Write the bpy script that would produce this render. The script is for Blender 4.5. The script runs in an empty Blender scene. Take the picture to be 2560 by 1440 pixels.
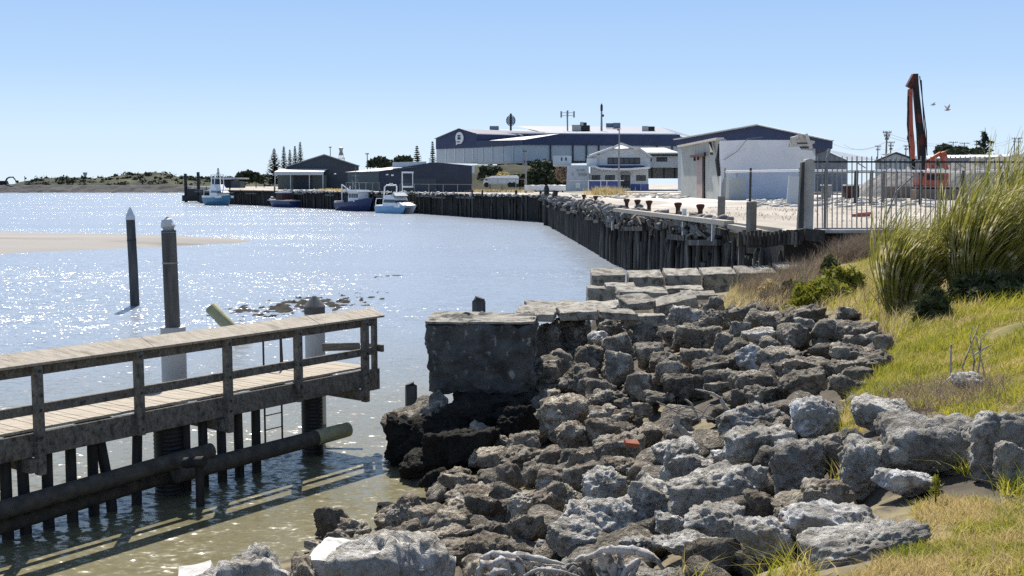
import bpy, math, random
import numpy as np
from mathutils import Vector, Matrix
random.seed(7); rng = np.random.default_rng(7)
R = math.radians
scene = bpy.context.scene
COL = scene.collection
F = 2745.0; H = 5.0; PITCH = math.atan(260 / F)
CP, SP = math.cos(PITCH), math.sin(PITCH)

# ------------------------------------------------------------------ camera model: photo pixel -> world
def ray(px, py):
    u = (px - 1280) / F; v = (720 - py) / F
    return Vector((u, CP + v * SP, -SP + v * CP))
def W(px, py, d):
    r = ray(px, py); return Vector((0, 0, H)) + r * (d / r.y)
def Wz(px, py, z):
    r = ray(px, py); return Vector((0, 0, H)) + r * ((z - H) / r.z)
def proj(p):
    x, y, z = p[0], p[1], p[2] - H
    w = y * CP - z * SP; v = y * SP + z * CP
    return 1280 + F * x / w, 720 - F * v / w

cam = bpy.data.cameras.new('camera'); co = bpy.data.objects.new('camera', cam); COL.objects.link(co)
cam.sensor_width = 36; cam.lens = 36 * F / 2560; cam.clip_end = 6000; cam.clip_start = .1
co.location = (0, 0, H); co.rotation_euler = (math.pi / 2 - PITCH, 0, 0); scene.camera = co

# ------------------------------------------------------------------ light
SUN_EL, SUN_AZ = R(50), R(-9)          # azimuth from +Y towards +X
w = bpy.data.worlds.new('World'); scene.world = w; w.use_nodes = True
nt = w.node_tree; bg = nt.nodes['Background']
sky = nt.nodes.new('ShaderNodeTexSky'); sky.sky_type = 'NISHITA'; sky.sun_disc = False
sky.sun_elevation = SUN_EL; sky.sun_rotation = SUN_AZ
sky.air_density = 1.0; sky.dust_density = .35; sky.ozone_density = 2.2; sky.altitude = 0
# clear coastal sky: a little physical sky under an elevation gradient, unseen upper part greyed to weaken blue fill
geo = nt.nodes.new('ShaderNodeNewGeometry'); sx_ = nt.nodes.new('ShaderNodeSeparateXYZ'); nt.links.new(geo.outputs['Incoming'], sx_.inputs[0])
mr_ = nt.nodes.new('ShaderNodeMath'); mr_.operation = 'MULTIPLY'; mr_.inputs[1].default_value = -1; nt.links.new(sx_.outputs['Z'], mr_.inputs[0])
rp = nt.nodes.new('ShaderNodeValToRGB'); nt.links.new(mr_.outputs[0], rp.inputs[0]); e_ = rp.color_ramp.elements
SKY = [(0.0, (.70, .85, 1.0)), (.045, (.61, .79, .99)), (.10, (.45, .655, .945)), (.17, (.345, .55, .895)), (.4, (.23, .35, .60)), (1.0, (.17, .26, .44))]
e_[0].position, e_[0].color = SKY[0][0], SKY[0][1] + (1,); e_[1].position, e_[1].color = SKY[-1][0], SKY[-1][1] + (1,)
for q_, c_ in SKY[1:-1]: x_ = e_.new(q_); x_.color = c_ + (1,)
sc_ = nt.nodes.new('ShaderNodeVectorMath'); sc_.operation = 'SCALE'; sc_.inputs['Scale'].default_value = 5.6; nt.links.new(rp.outputs[0], sc_.inputs[0])
mx_ = nt.nodes.new('ShaderNodeMix'); mx_.data_type = 'RGBA'; mx_.inputs[0].default_value = .94
nt.links.new(sky.outputs[0], mx_.inputs[6]); nt.links.new(sc_.outputs[0], mx_.inputs[7])
nt.links.new(mx_.outputs[2], bg.inputs[0]); bg.inputs[1].default_value = .13
sl = bpy.data.lights.new('sun', 'SUN'); sl.energy = 5.6; sl.angle = R(.53); sl.color = (1, .93, .83)
so = bpy.data.objects.new('sun', sl); COL.objects.link(so)
sd = Vector((math.sin(SUN_AZ) * math.cos(SUN_EL), math.cos(SUN_AZ) * math.cos(SUN_EL), math.sin(SUN_EL)))
so.rotation_euler = (-sd).to_track_quat('-Z', 'Y').to_euler(); so.location = sd * 100
scene.view_settings.view_transform = 'Standard'; scene.view_settings.look = 'None'
scene.view_settings.exposure = 0.48; scene.view_settings.gamma = 1
scene.render.engine = 'CYCLES'
scene.cycles.use_denoising = False
scene.cycles.max_bounces = 6; scene.cycles.caustics_reflective = False; scene.cycles.caustics_refractive = False

# ------------------------------------------------------------------ materials
def c4(c): return (c[0], c[1], c[2], 1)
def pm(name, c1, c2=None, scale=4, rough=.8, bump=0, bscale=20, metal=0, rnd=0, c3=None, c3t=.62, c3scale=None,
       stretch=None, rot=0, spec=.3, lo=.35, hi=.65, bdist=.02, trans=0, wave=0, wscale=6):
    m = bpy.data.materials.new(name); m.use_nodes = True
    n = m.node_tree.nodes; l = m.node_tree.links; b = n['Principled BSDF']
    b.inputs['Roughness'].default_value = rough; b.inputs['Metallic'].default_value = metal
    b.inputs['Specular IOR Level'].default_value = spec
    tc = n.new('ShaderNodeTexCoord'); mp = n.new('ShaderNodeMapping')
    l.new(tc.outputs['Object'], mp.inputs['Vector'])
    if stretch: mp.inputs['Scale'].default_value = stretch
    mp.inputs['Rotation'].default_value = (0, 0, rot)
    vec = mp.outputs[0]
    if rnd:
        oi = n.new('ShaderNodeObjectInfo'); vm = n.new('ShaderNodeVectorMath'); vm.operation = 'MULTIPLY_ADD'
        cx = n.new('ShaderNodeCombineXYZ')
        for i in range(3): l.new(oi.outputs['Random'], cx.inputs[i])
        vm.inputs[1].default_value = (37, 53, 71); l.new(cx.outputs[0], vm.inputs[0]); l.new(vec, vm.inputs[2]); vec = vm.outputs[0]
    def noise(s, det=6, rg=.6):
        t = n.new('ShaderNodeTexNoise'); t.inputs['Scale'].default_value = s; t.inputs['Detail'].default_value = det
        t.inputs['Roughness'].default_value = rg; l.new(vec, t.inputs['Vector']); return t.outputs['Fac']
    def ramp(fac, a, bb):
        t = n.new('ShaderNodeMapRange'); t.inputs['From Min'].default_value = a; t.inputs['From Max'].default_value = bb
        l.new(fac, t.inputs['Value']); return t.outputs[0]
    def mix(fac, a, bb):
        t = n.new('ShaderNodeMix'); t.data_type = 'RGBA'
        if isinstance(fac, (int, float)): t.inputs[0].default_value = fac
        else: l.new(fac, t.inputs[0])
        for s, v in ((t.inputs[6], a), (t.inputs[7], bb)):
            if isinstance(v, tuple): s.default_value = c4(v)
            else: l.new(v, s)
        return t.outputs[2]
    col = c1
    if c2: col = mix(ramp(noise(scale), lo, hi), c1, c2)
    if c3: col = mix(ramp(noise(c3scale or scale * .37, 5, .65), c3t - .04, c3t + .05), col, c3)
    if rnd:
        t = n.new('ShaderNodeHueSaturation'); r2 = n.new('ShaderNodeMapRange')
        r2.inputs['To Min'].default_value = 1 - rnd; r2.inputs['To Max'].default_value = 1 + rnd
        l.new(oi.outputs['Random'], r2.inputs['Value']); l.new(r2.outputs[0], t.inputs['Value'])
        if isinstance(col, tuple): t.inputs['Color'].default_value = c4(col)
        else: l.new(col, t.inputs['Color'])
        col = t.outputs[0]
    if isinstance(col, tuple): b.inputs['Base Color'].default_value = c4(col)
    else: l.new(col, b.inputs['Base Color'])
    if bump or wave:
        bn = n.new('ShaderNodeBump'); bn.inputs['Strength'].default_value = bump or 1; bn.inputs['Distance'].default_value = bdist
        if wave:
            wt = n.new('ShaderNodeTexWave'); wt.inputs['Scale'].default_value = wscale; l.new(vec, wt.inputs['Vector'])
            wt.bands_direction = 'X'; l.new(wt.outputs['Fac'], bn.inputs['Height']); bn.inputs['Strength'].default_value = wave
        else: l.new(noise(bscale, 8, .7), bn.inputs['Height'])
        l.new(bn.outputs[0], b.inputs['Normal'])
    if trans:
        tr = n.new('ShaderNodeBsdfTranslucent'); ms = n.new('ShaderNodeMixShader'); ms.inputs[0].default_value = trans
        if isinstance(col, tuple): tr.inputs[0].default_value = c4(col)
        else: l.new(col, tr.inputs[0])
        l.new(b.outputs[0], ms.inputs[1]); l.new(tr.outputs[0], ms.inputs[2])
        l.new(ms.outputs[0], n['Material Output'].inputs['Surface'])
    return m

def rockmat(name, c1, c2, c3, t3, pit=.5, bump=1.0):
    m = bpy.data.materials.new(name); m.use_nodes = True
    n = m.node_tree.nodes; l = m.node_tree.links; b = n['Principled BSDF']
    b.inputs['Roughness'].default_value = .92; b.inputs['Specular IOR Level'].default_value = .15
    tc = n.new('ShaderNodeTexCoord'); oi = n.new('ShaderNodeObjectInfo')
    cx = n.new('ShaderNodeCombineXYZ')
    for i in range(3): l.new(oi.outputs['Random'], cx.inputs[i])
    vm = n.new('ShaderNodeVectorMath'); vm.operation = 'MULTIPLY_ADD'; vm.inputs[1].default_value = (37, 53, 71)
    l.new(cx.outputs[0], vm.inputs[0]); l.new(tc.outputs['Object'], vm.inputs[2]); vec = vm.outputs[0]
    def noise(s, det=6, rg=.6, ty=None):
        t = n.new('ShaderNodeTexNoise'); t.inputs['Scale'].default_value = s; t.inputs['Detail'].default_value = det
        t.inputs['Roughness'].default_value = rg
        if ty: t.noise_type = ty
        l.new(vec, t.inputs['Vector']); return t.outputs['Fac']
    def rmp(fac, a, bb, c=0, d=1):
        t = n.new('ShaderNodeMapRange'); t.inputs['From Min'].default_value = a; t.inputs['From Max'].default_value = bb
        t.inputs['To Min'].default_value = c; t.inputs['To Max'].default_value = d
        l.new(fac, t.inputs['Value']); return t.outputs[0]
    def mix(fac, a, bb, mode='MIX'):
        t = n.new('ShaderNodeMix'); t.data_type = 'RGBA'; t.blend_type = mode
        l.new(fac, t.inputs[0])
        for s, v in ((t.inputs[6], a), (t.inputs[7], bb)):
            if isinstance(v, tuple): s.default_value = c4(v)
            else: l.new(v, s)
        return t.outputs[2]
    col = mix(rmp(noise(2.2), .35, .65), c1, c2)
    col = mix(rmp(noise(3.5, 5, .66), t3 - .05, t3 + .06), col, c3)
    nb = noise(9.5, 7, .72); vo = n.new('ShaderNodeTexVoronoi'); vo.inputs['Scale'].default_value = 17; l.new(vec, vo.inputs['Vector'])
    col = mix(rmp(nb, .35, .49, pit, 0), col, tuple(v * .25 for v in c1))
    hs = n.new('ShaderNodeHueSaturation'); l.new(rmp(oi.outputs['Random'], 0, 1, .72, 1.2), hs.inputs['Value']); l.new(col, hs.inputs['Color'])
    l.new(hs.outputs[0], b.inputs['Base Color'])
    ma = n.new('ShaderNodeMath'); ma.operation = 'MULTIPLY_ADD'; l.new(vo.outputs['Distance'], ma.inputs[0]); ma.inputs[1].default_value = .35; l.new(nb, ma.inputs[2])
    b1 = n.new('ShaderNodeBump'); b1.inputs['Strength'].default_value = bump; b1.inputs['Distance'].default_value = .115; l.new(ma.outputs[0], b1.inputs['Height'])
    l.new(b1.outputs[0], b.inputs['Normal'])
    return m

M = {}
M['rock_b'] = rockmat('brown limestone', (.25, .21, .165), (.46, .40, .315), (.68, .62, .51), .53, .75, 1.3)
M['rock_d'] = rockmat('dark wet rock', (.11, .10, .09), (.19, .175, .15), (.28, .25, .19), .62, .7, 1.3)
M['rock_g'] = rockmat('grey lichen rock', (.36, .34, .30), (.58, .55, .49), (.78, .76, .71), .53, .7, 1.2)
M['rock_m'] = rockmat('charcoal rock', (.18, .163, .136), (.345, .31, .255), (.57, .515, .43), .55, .65, 1.2)
M['rock_k'] = rockmat('shade black tidal rock', (.025, .024, .022), (.05, .047, .04), (.085, .08, .055), .66, .6, 1.2)  # the abutment's shade painted in as near-black on low, wet rocks
M['rock_w'] = rockmat('white patched rock', (.30, .29, .27), (.50, .49, .46), (.82, .82, .82), .53, .6, .9)
M['slab'] = pm('old concrete slab', (.25, .235, .20), (.42, .395, .335), 3.5, .9, 1, 12, rnd=.2, c3=(.14, .13, .11), c3t=.54, c3scale=4, bdist=.07)
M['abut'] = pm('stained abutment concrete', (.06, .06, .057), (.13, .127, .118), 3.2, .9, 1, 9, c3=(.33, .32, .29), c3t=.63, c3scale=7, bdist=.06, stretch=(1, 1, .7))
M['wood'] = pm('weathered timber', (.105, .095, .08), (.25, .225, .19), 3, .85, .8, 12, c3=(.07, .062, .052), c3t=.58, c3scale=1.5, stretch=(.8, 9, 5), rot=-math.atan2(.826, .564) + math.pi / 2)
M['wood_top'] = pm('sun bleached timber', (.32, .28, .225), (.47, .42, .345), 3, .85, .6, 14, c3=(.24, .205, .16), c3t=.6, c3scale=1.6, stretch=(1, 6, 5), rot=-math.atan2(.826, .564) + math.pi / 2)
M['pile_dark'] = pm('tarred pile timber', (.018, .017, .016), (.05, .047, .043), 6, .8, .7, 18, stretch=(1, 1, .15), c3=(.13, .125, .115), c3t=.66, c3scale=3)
M['pile_grey'] = pm('grey pile timber', (.055, .055, .055), (.12, .118, .11), 7, .85, .6, 25, stretch=(1, 1, .12), rnd=.25)
M['wharf_pile'] = pm('old wharf pile timber', (.028, .026, .023), (.072, .066, .058), 4, .85, .7, 18, stretch=(1, 1, .12), rnd=.4, c3=(.20, .19, .17), c3t=.60, c3scale=2.6)
M['log'] = pm('bark log', (.05, .045, .04), (.10, .09, .07), 6, .9, .7, 25)
M['log_y'] = pm('sunlit yellow log', (.30, .27, .18), (.42, .40, .20), 5, .9, .7, 25)  # yellow tone stands for sunlight on the timber
M['sleeve_w'] = pm('white pile sleeve', (.44, .455, .455), (.50, .51, .505), 3, .5, c3=(.42, .40, .35), c3t=.68)
M['sleeve_b'] = pm('black corrugated sleeve', (.012, .012, .014), (.03, .03, .03), 3, .5)
M['cap_w'] = pm('white pile cap', (.62, .64, .66), (.52, .53, .54), 5, .5)
M['cap_g'] = pm('grey pile cap', (.09, .09, .09), (.14, .135, .13), 5, .6)
M['steel'] = pm('galvanised steel', (.22, .22, .215), (.32, .31, .29), 9, .5, metal=.4)
M['steel_d'] = pm('dark steel', (.03, .03, .03), (.06, .055, .05), 8, .6, metal=.3)
M['rust'] = pm('rust', (.045, .022, .016), (.10, .042, .03), 8, .85, .5, 30)
M['conc'] = pm('pale concrete', (.44, .42, .38), (.56, .53, .48), 2, .9, .5, 12, c3=(.33, .31, .28), c3t=.62)
M['navy'] = pm('navy cladding', (.035, .05, .105), (.045, .06, .12), .6, .55, wave=.25, wscale=2)
M['palewall'] = pm('pale panel wall', (.42, .47, .50), (.47, .52, .55), .4, .7)
M['white'] = pm('white paint', (.74, .74, .72), (.80, .80, .78), 1.5, .6)
M['offwhite'] = pm('off white weatherboard', (.60, .63, .63), (.68, .70, .70), 1.2, .7)
M['ruin_l'] = pm('grey green ruin wall', (.30, .32, .31), (.36, .38, .37), .5, .9, .3, 5, c3=(.50, .50, .48), c3t=.66, c3scale=.7)
M['ruin_r'] = pm('white ruin wall', (.62, .63, .65), (.70, .71, .72), .4, .9, .3, 4, c3=(.50, .51, .52), c3t=.66, c3scale=.5)
M['door_b'] = pm('bluish sheet wall', (.46, .51, .61), (.51, .56, .65), .5, .8, wave=.3, wscale=5)
M['shed_d'] = pm('dark slate cladding', (.045, .058, .075), (.055, .068, .085), .5, .6, wave=.25, wscale=2)
M['shed_g'] = pm('grey green cladding', (.085, .105, .105), (.10, .12, .12), .5, .6)
M['shed_n'] = pm('dark navy cladding', (.03, .036, .055), (.04, .046, .065), .5, .6)
M['roof_l'] = pm('light sheet roof', (.52, .53, .52), (.62, .62, .60), .8, .5)
M['roof_g'] = pm('grey sheet roof', (.16, .18, .22), (.22, .24, .28), .8, .5)
M['glass'] = pm('window glass', (.03, .035, .04), (.06, .07, .08), .6, .15, spec=.5)
M['frame'] = pm('dark frame', (.04, .05, .06), None, rough=.6)
M['blue'] = pm('blue paint', (.045, .075, .22), (.06, .10, .27), 2, .5)
M['blue_d'] = pm('dark blue hull paint', (.015, .025, .085), (.025, .045, .13), 1.5, .4)
M['white_shade'] = pm('shaded white hull paint', (.16, .34, .52), (.2, .38, .55), 1.5, .4)
M['teal'] = pm('teal hull paint', (.05, .17, .26), (.07, .2, .3), 1.5, .4)
M['excav'] = pm('red excavator paint', (.36, .07, .04), (.40, .10, .06), 1.5, .6, c3=(.12, .03, .02), c3t=.6)
M['excav_d'] = pm('grimy dark red paint', (.05, .012, .010), (.11, .025, .018), 1.2, .7, c3=(.012, .012, .014), c3t=.47)
M['black'] = pm('black rubber', (.012, .012, .013), (.025, .025, .025), 5, .8)
M['pole'] = pm('weathered pole', (.14, .13, .12), (.2, .19, .17), 6, .85)
M['leaf_d'] = pm('dark foliage', (.022, .035, .018), (.05, .065, .03), .9, .8, trans=.15)
M['leaf_p'] = pm('pine foliage', (.02, .032, .022), (.04, .052, .034), .5, .8, trans=.12)
M['leaf_o'] = pm('olive foliage', (.05, .065, .025), (.10, .11, .045), .8, .8, trans=.2)
M['leaf_g'] = pm('bright green shrub', (.13, .15, .015), (.31, .30, .04), 7, .7, trans=.35)
M['bark'] = pm('bark', (.06, .045, .035), (.1, .08, .06), 5, .9, .5, 20)
M['lawn'] = pm('lawn blades', (.27, .29, .03), (.54, .49, .06), 2.6, .75, c3=(.58, .46, .20), c3t=.55, c3scale=1.3, trans=.5)
M['lawn_dry'] = pm('dry straw blades', (.46, .35, .17), (.60, .50, .27), 3, .8, c3=(.24, .25, .05), c3t=.58, c3scale=1.1, trans=.4)
M['tuss'] = pm('tussock blades', (.15, .165, .03), (.37, .345, .08), 5, .6, c3=(.70, .62, .38), c3t=.57, c3scale=3.5, trans=.4, spec=.35)
M['tuss_dead'] = pm('dead tussock strands', (.14, .10, .06), (.26, .20, .12), 6, .8, trans=.2)
M['scrub'] = pm('brown scrub twigs', (.16, .12, .085), (.28, .22, .16), 4, .9, trans=.2)
M['drift'] = pm('bleached driftwood', (.42, .395, .36), (.62, .60, .56), 9, .9, .9, 35, c3=(.20, .17, .14), c3t=.56, c3scale=9)
M['drift_d'] = pm('grey driftwood', (.28, .25, .22), (.42, .39, .35), 6, .85, .5, 25)
M['brick'] = pm('red brick', (.30, .10, .06), (.38, .15, .09), 9, .9, .5, 30)
M['dirt'] = pm('bank soil', (.05, .043, .034), (.095, .08, .058), 2.5, .95, .8, 8, c3=(.20, .17, .10), c3t=.55, c3scale=.8)
M['yard'] = pm('yard ground', (.29, .26, .22), (.43, .39, .335), .35, .95, .4, 3, c3=(.62, .60, .56), c3t=.57, c3scale=.08, stretch=(1, .35, 1))
M['turf'] = pm('turf', (.10, .095, .025), (.21, .18, .06), 2.6, .95, .9, 30, c3=(.30, .23, .11), c3t=.55, c3scale=1.2)
M['door_p'] = pm('faded pink door', (.30, .23, .22), (.38, .31, .29), 1, .8)
M['wslab'] = pm('white concrete', (.50, .49, .46), (.62, .61, .58), 3, .9, .7, 16, c3=(.36, .35, .32), c3t=.6, c3scale=6)
M['dune_leaf'] = pm('dull dune bushes', (.035, .04, .022), (.08, .078, .042), .1, .9)
M['sand'] = pm('sand', (.225, .215, .20), (.285, .27, .25), .12, .9, .4, 1.5, c3=(.17, .155, .135), c3t=.6, c3scale=.1, stretch=(.25, 1, 1))
M['dune'] = pm('dune scrub', (.035, .048, .022), (.125, .125, .065), .06, .95, .9, .25, c3=(.028, .04, .024), c3t=.48, c3scale=.035, bdist=3)
M['brk'] = pm('dark breakwater rock', (.05, .05, .052), (.10, .098, .095), .25, .95, 1, .6, bdist=1)
M['bank_g'] = pm('weedy bank', (.02, .026, .015), (.05, .052, .028), .25, .95, .8, .6, c3=(.11, .098, .055), c3t=.66, c3scale=.1, bdist=.5)
M['rubble'] = pm('grey rubble', (.15, .148, .143), (.27, .26, .25), .5, .95, 1, 1.5, bdist=.3)
M['brown'] = pm('brown block wall', (.14, .11, .09), (.2, .16, .13), 1, .9)
M['weed'] = pm('wet weed', (.03, .029, .026), (.065, .06, .052), 2, .95, .8, 12, spec=.05)
M['gull_w'] = pm('gull white', (.75, .75, .74), None)
M['gull'] = pm('gull grey', (.3, .3, .32), None)

WV = (.6, 1.45, 1.8)
# water: muddy olive inshore, reflected-sky blue painted in farther out, with wind ripples of several lengths; some patches calmer
def water_mat():
    m = bpy.data.materials.new('harbour water'); m.use_nodes = True
    n = m.node_tree.nodes; l = m.node_tree.links; b = n['Principled BSDF']
    b.inputs['Roughness'].default_value = .23; b.inputs['IOR'].default_value = 1.333; b.inputs['Specular IOR Level'].default_value = .8
    tc = n.new('ShaderNodeTexCoord'); P = tc.outputs['Object']
    def noise(s, det, rg, st=(1, 1, 1), rot=0):
        mp = n.new('ShaderNodeMapping'); mp.inputs['Scale'].default_value = st; mp.inputs['Rotation'].default_value = (0, 0, rot)
        l.new(P, mp.inputs['Vector'])
        t = n.new('ShaderNodeTexNoise'); t.inputs['Scale'].default_value = s; t.inputs['Detail'].default_value = det
        t.inputs['Roughness'].default_value = rg; l.new(mp.outputs[0], t.inputs['Vector']); return t.outputs['Fac']
    def math_(op, a, bb):
        t = n.new('ShaderNodeMath'); t.operation = op
        for s, v in ((t.inputs[0], a), (t.inputs[1], bb)):
            if isinstance(v, (int, float)): s.default_value = v
            else: l.new(v, s)
        return t.outputs[0]
    def slope(s, det, rg, amp, st=(1, 1, 1), rot=0):
        mp = n.new('ShaderNodeMapping'); mp.inputs['Scale'].default_value = st; mp.inputs['Rotation'].default_value = (0, 0, rot)
        l.new(P, mp.inputs['Vector'])
        t = n.new('ShaderNodeTexNoise'); t.inputs['Scale'].default_value = s; t.inputs['Detail'].default_value = det
        t.inputs['Roughness'].default_value = rg; l.new(mp.outputs[0], t.inputs['Vector'])
        v = n.new('ShaderNodeVectorMath'); v.operation = 'SUBTRACT'; v.inputs[1].default_value = (.5, .5, .5); l.new(t.outputs['Color'], v.inputs[0])
        u = n.new('ShaderNodeVectorMath'); u.operation = 'SCALE'; u.inputs['Scale'].default_value = amp; l.new(v.outputs[0], u.inputs[0]); return u.outputs[0]
    def vadd(a_, b_):
        v = n.new('ShaderNodeVectorMath'); v.operation = 'ADD'; l.new(a_, v.inputs[0])
        if isinstance(b_, tuple): v.inputs[1].default_value = b_
        else: l.new(b_, v.inputs[1])
        return v.outputs[0]
    S = vadd(vadd(slope(.55, 2, .5, WV[0], (1, 1.6, 1), .2), slope(2.1, 2, .5, WV[1], (1, 1.7, 1), .1)), slope(7, 2, .55, WV[2], (1, 1.5, 1)))
    cal = n.new('ShaderNodeMapRange'); cal.inputs['From Min'].default_value = .36; cal.inputs['From Max'].default_value = .60
    cal.inputs['To Min'].default_value = .42; cal.inputs['To Max'].default_value = 1.0
    l.new(noise(.045, 3, .5, (.5, 1.4, 1), .2), cal.inputs['Value'])
    sp0 = n.new('ShaderNodeSeparateXYZ'); l.new(P, sp0.inputs[0]); lee = n.new('ShaderNodeMapRange'); lee.inputs['From Min'].default_value = 17; lee.inputs['From Max'].default_value = 45
    lee.inputs['To Min'].default_value = .68; lee.inputs['To Max'].default_value = 1; l.new(math_('ADD', math_('MULTIPLY', sp0.outputs['X'], -.5), sp0.outputs['Y']), lee.inputs['Value'])   # sheltered close to the bank
    sc2 = n.new('ShaderNodeVectorMath'); sc2.operation = 'SCALE'; l.new(S, sc2.inputs[0]); 
    lw = n.new('ShaderNodeMapRange'); lw.interpolation_type = 'SMOOTHSTEP'; lw.inputs['From Min'].default_value = -1; lw.inputs['From Max'].default_value = 7; lw.inputs['To Min'].default_value = 1; lw.inputs['To Max'].default_value = .58   # lee of the wharf
    l.new(math_('ADD', math_('ADD', sp0.outputs['X'], math_('MULTIPLY', sp0.outputs['Y'], .13)), math_('MULTIPLY', noise(.06, 3, .5), 6)), lw.inputs['Value'])
    l.new(math_('MULTIPLY', math_('MULTIPLY', cal.outputs[0], lee.outputs[0]), lw.outputs[0]), sc2.inputs['Scale'])
    fl = n.new('ShaderNodeVectorMath'); fl.operation = 'MULTIPLY'; fl.inputs[1].default_value = (1, 1, 0); l.new(sc2.outputs[0], fl.inputs[0])
    nn = n.new('ShaderNodeVectorMath'); nn.operation = 'NORMALIZE'; l.new(vadd(fl.outputs[0], (0, 0, 1)), nn.inputs[0]); l.new(nn.outputs[0], b.inputs['Normal'])
    mx = n.new('ShaderNodeMix'); mx.data_type = 'RGBA'; mx.inputs[6].default_value = (.115, .105, .056, 1); mx.inputs[7].default_value = (.185, .165, .09, 1)
    l.new(noise(.25, 3, .5), mx.inputs[0])
    sep = n.new('ShaderNodeSeparateXYZ'); l.new(P, sep.inputs[0])
    dpt = math_('ADD', math_('MULTIPLY', sep.outputs['X'], -.5), sep.outputs['Y'])      # distance out from the bank, roughly
    dpt = math_('ADD', dpt, math_('MULTIPLY', noise(.12, 3, .5), 8))
    mr = n.new('ShaderNodeMapRange'); mr.interpolation_type = 'SMOOTHSTEP'; mr.inputs['From Min'].default_value = 21; mr.inputs['From Max'].default_value = 52; l.new(dpt, mr.inputs['Value'])
    m2 = n.new('ShaderNodeMix'); m2.data_type = 'RGBA'; l.new(mr.outputs[0], m2.inputs[0]); l.new(mx.outputs[2], m2.inputs[6])
    m3 = n.new('ShaderNodeMix'); m3.data_type = 'RGBA'; m3.inputs[6].default_value = (.19, .24, .31, 1); m3.inputs[7].default_value = (.26, .295, .345, 1); l.new(noise(.05, 3, .5, (.5, 1.3, 1)), m3.inputs[0]); l.new(m3.outputs[2], m2.inputs[7])  # reflected-sky blue painted into the open water's base colour
    l.new(m2.outputs[2], b.inputs['Base Color'])
    return m
M['water'] = water_mat()

# ------------------------------------------------------------------ mesh helpers
class MB:
    def __init__(s): s.v = []; s.f = []
    def add(s, vs, fs):
        o = len(s.v); s.v += [tuple(v) for v in vs]; s.f += [tuple(i + o for i in f) for f in fs]; return s
    def box(s, c, d, rz=0, Rm=None):
        Rm = Rm or Matrix.Rotation(rz, 3, 'Z'); c = Vector(c)
        vs = [c + Rm @ Vector((x * d[0] / 2, y * d[1] / 2, z * d[2] / 2)) for z in (-1, 1) for y in (-1, 1) for x in (-1, 1)]
        return s.add(vs, [(0, 2, 3, 1), (4, 5, 7, 6), (0, 1, 5, 4), (2, 6, 7, 3), (0, 4, 6, 2), (1, 3, 7, 5)])
    def bar(s, p, q, wd, ht, up=(0, 0, 1)):
        p = Vector(p); q = Vector(q); a = (q - p).normalized(); up = Vector(up)
        sx = a.cross(up)
        if sx.length < 1e-4: sx = a.cross(Vector((0, 1, 0)))
        sx.normalize(); u2 = sx.cross(a).normalized()
        vs = [e + sx * (i * wd / 2) + u2 * (j * ht / 2) for e in (p, q) for j in (-1, 1) for i in (-1, 1)]
        return s.add(vs, [(0, 1, 3, 2), (4, 6, 7, 5), (0, 4, 5, 1), (2, 3, 7, 6), (0, 2, 6, 4), (1, 5, 7, 3)])
    def tube(s, pts, rad, n=8, cap=True):
        pts = [Vector(p) for p in pts]; k = len(pts)
        if not hasattr(rad, '__len__'): rad = [rad] * k
        vs = []; fs = []
        for i, p in enumerate(pts):
            t = (pts[min(i + 1, k - 1)] - pts[max(i - 1, 0)]).normalized()
            a = t.cross(Vector((0, 0, 1)));
            if a.length < .05: a = t.cross(Vector((0, 1, 0)))
            a.normalize(); bb = t.cross(a)
            for j in range(n):
                th = 2 * math.pi * j / n; vs.append(p + (a * math.cos(th) + bb * math.sin(th)) * rad[i])
        for i in range(k - 1):
            for j in range(n): fs.append((i * n + j, i * n + (j + 1) % n, (i + 1) * n + (j + 1) % n, (i + 1) * n + j))
        if cap:                                              # caps get their own points so the barrel shades cleanly
            o = len(vs); vs += vs[:n] + vs[(k - 1) * n:k * n]; fs.append(tuple(o + j for j in range(n - 1, -1, -1))); fs.append(tuple(o + n + j for j in range(n)))
        return s.add(vs, fs)
    def wood(s, pts, rad, n=10, seed=0):
        pts = [np.array(q, float) for q in pts]; k = len(pts)
        if not hasattr(rad, '__len__'): rad = [rad] * k
        out = []; rr = []
        for i in range(k - 1):
            p0, p1, p2, p3 = pts[max(i - 1, 0)], pts[i], pts[i + 1], pts[min(i + 2, k - 1)]
            for t in np.linspace(0, 1, 7)[:6 if i < k - 2 else 7]:
                out.append(.5 * (2 * p1 + (p2 - p0) * t + (2 * p0 - 5 * p1 + 4 * p2 - p3) * t * t + (3 * p1 - p0 - 3 * p2 + p3) * t ** 3)); rr.append(rad[i] + (rad[i + 1] - rad[i]) * t)
        o = len(s.v); s.tube(out, rr, n, False); m = len(out); V = np.array(s.v[o:]); C = np.repeat(np.array(out), n, axis=0); R0 = np.repeat(np.array(rr), n)
        D = V - C; f = 1 + .38 * fbm(V / R0.mean() * .8, seed, 3) ; V = C + D * f[:, None] + .25 * R0[:, None] * np.stack([vnoise(C / R0.mean() * .3, seed + j) for j in range(3)], 1); s.v[o:] = [tuple(v) for v in V]; return s
    def prism(s, poly, vec):
        vec = Vector(vec); n = len(poly); a = [Vector(p) for p in poly]; b = [p + vec for p in a]
        return s.add(a + b, [tuple(range(n)), tuple(range(2 * n - 1, n - 1, -1))] + [(i, n + i, n + (i + 1) % n, (i + 1) % n) for i in range(n)])
    def build(s, name, mat, parent=None, smooth=False, bevel=0):
        me = bpy.data.meshes.new(name); off = parent_loc(parent)
        me.from_pydata([(v[0] - off[0], v[1] - off[1], v[2] - off[2]) for v in s.v], [], s.f)
        fix_normals(me)
        return finish(name, me, mat, parent, smooth, bevel)
def fix_normals(me):
    import bmesh
    bm = bmesh.new(); bm.from_mesh(me); bmesh.ops.recalc_face_normals(bm, faces=bm.faces); bm.to_mesh(me); bm.free()
def parent_loc(p):
    o = Vector((0, 0, 0))
    while p is not None: o += p.location; p = p.parent
    return o
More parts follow.
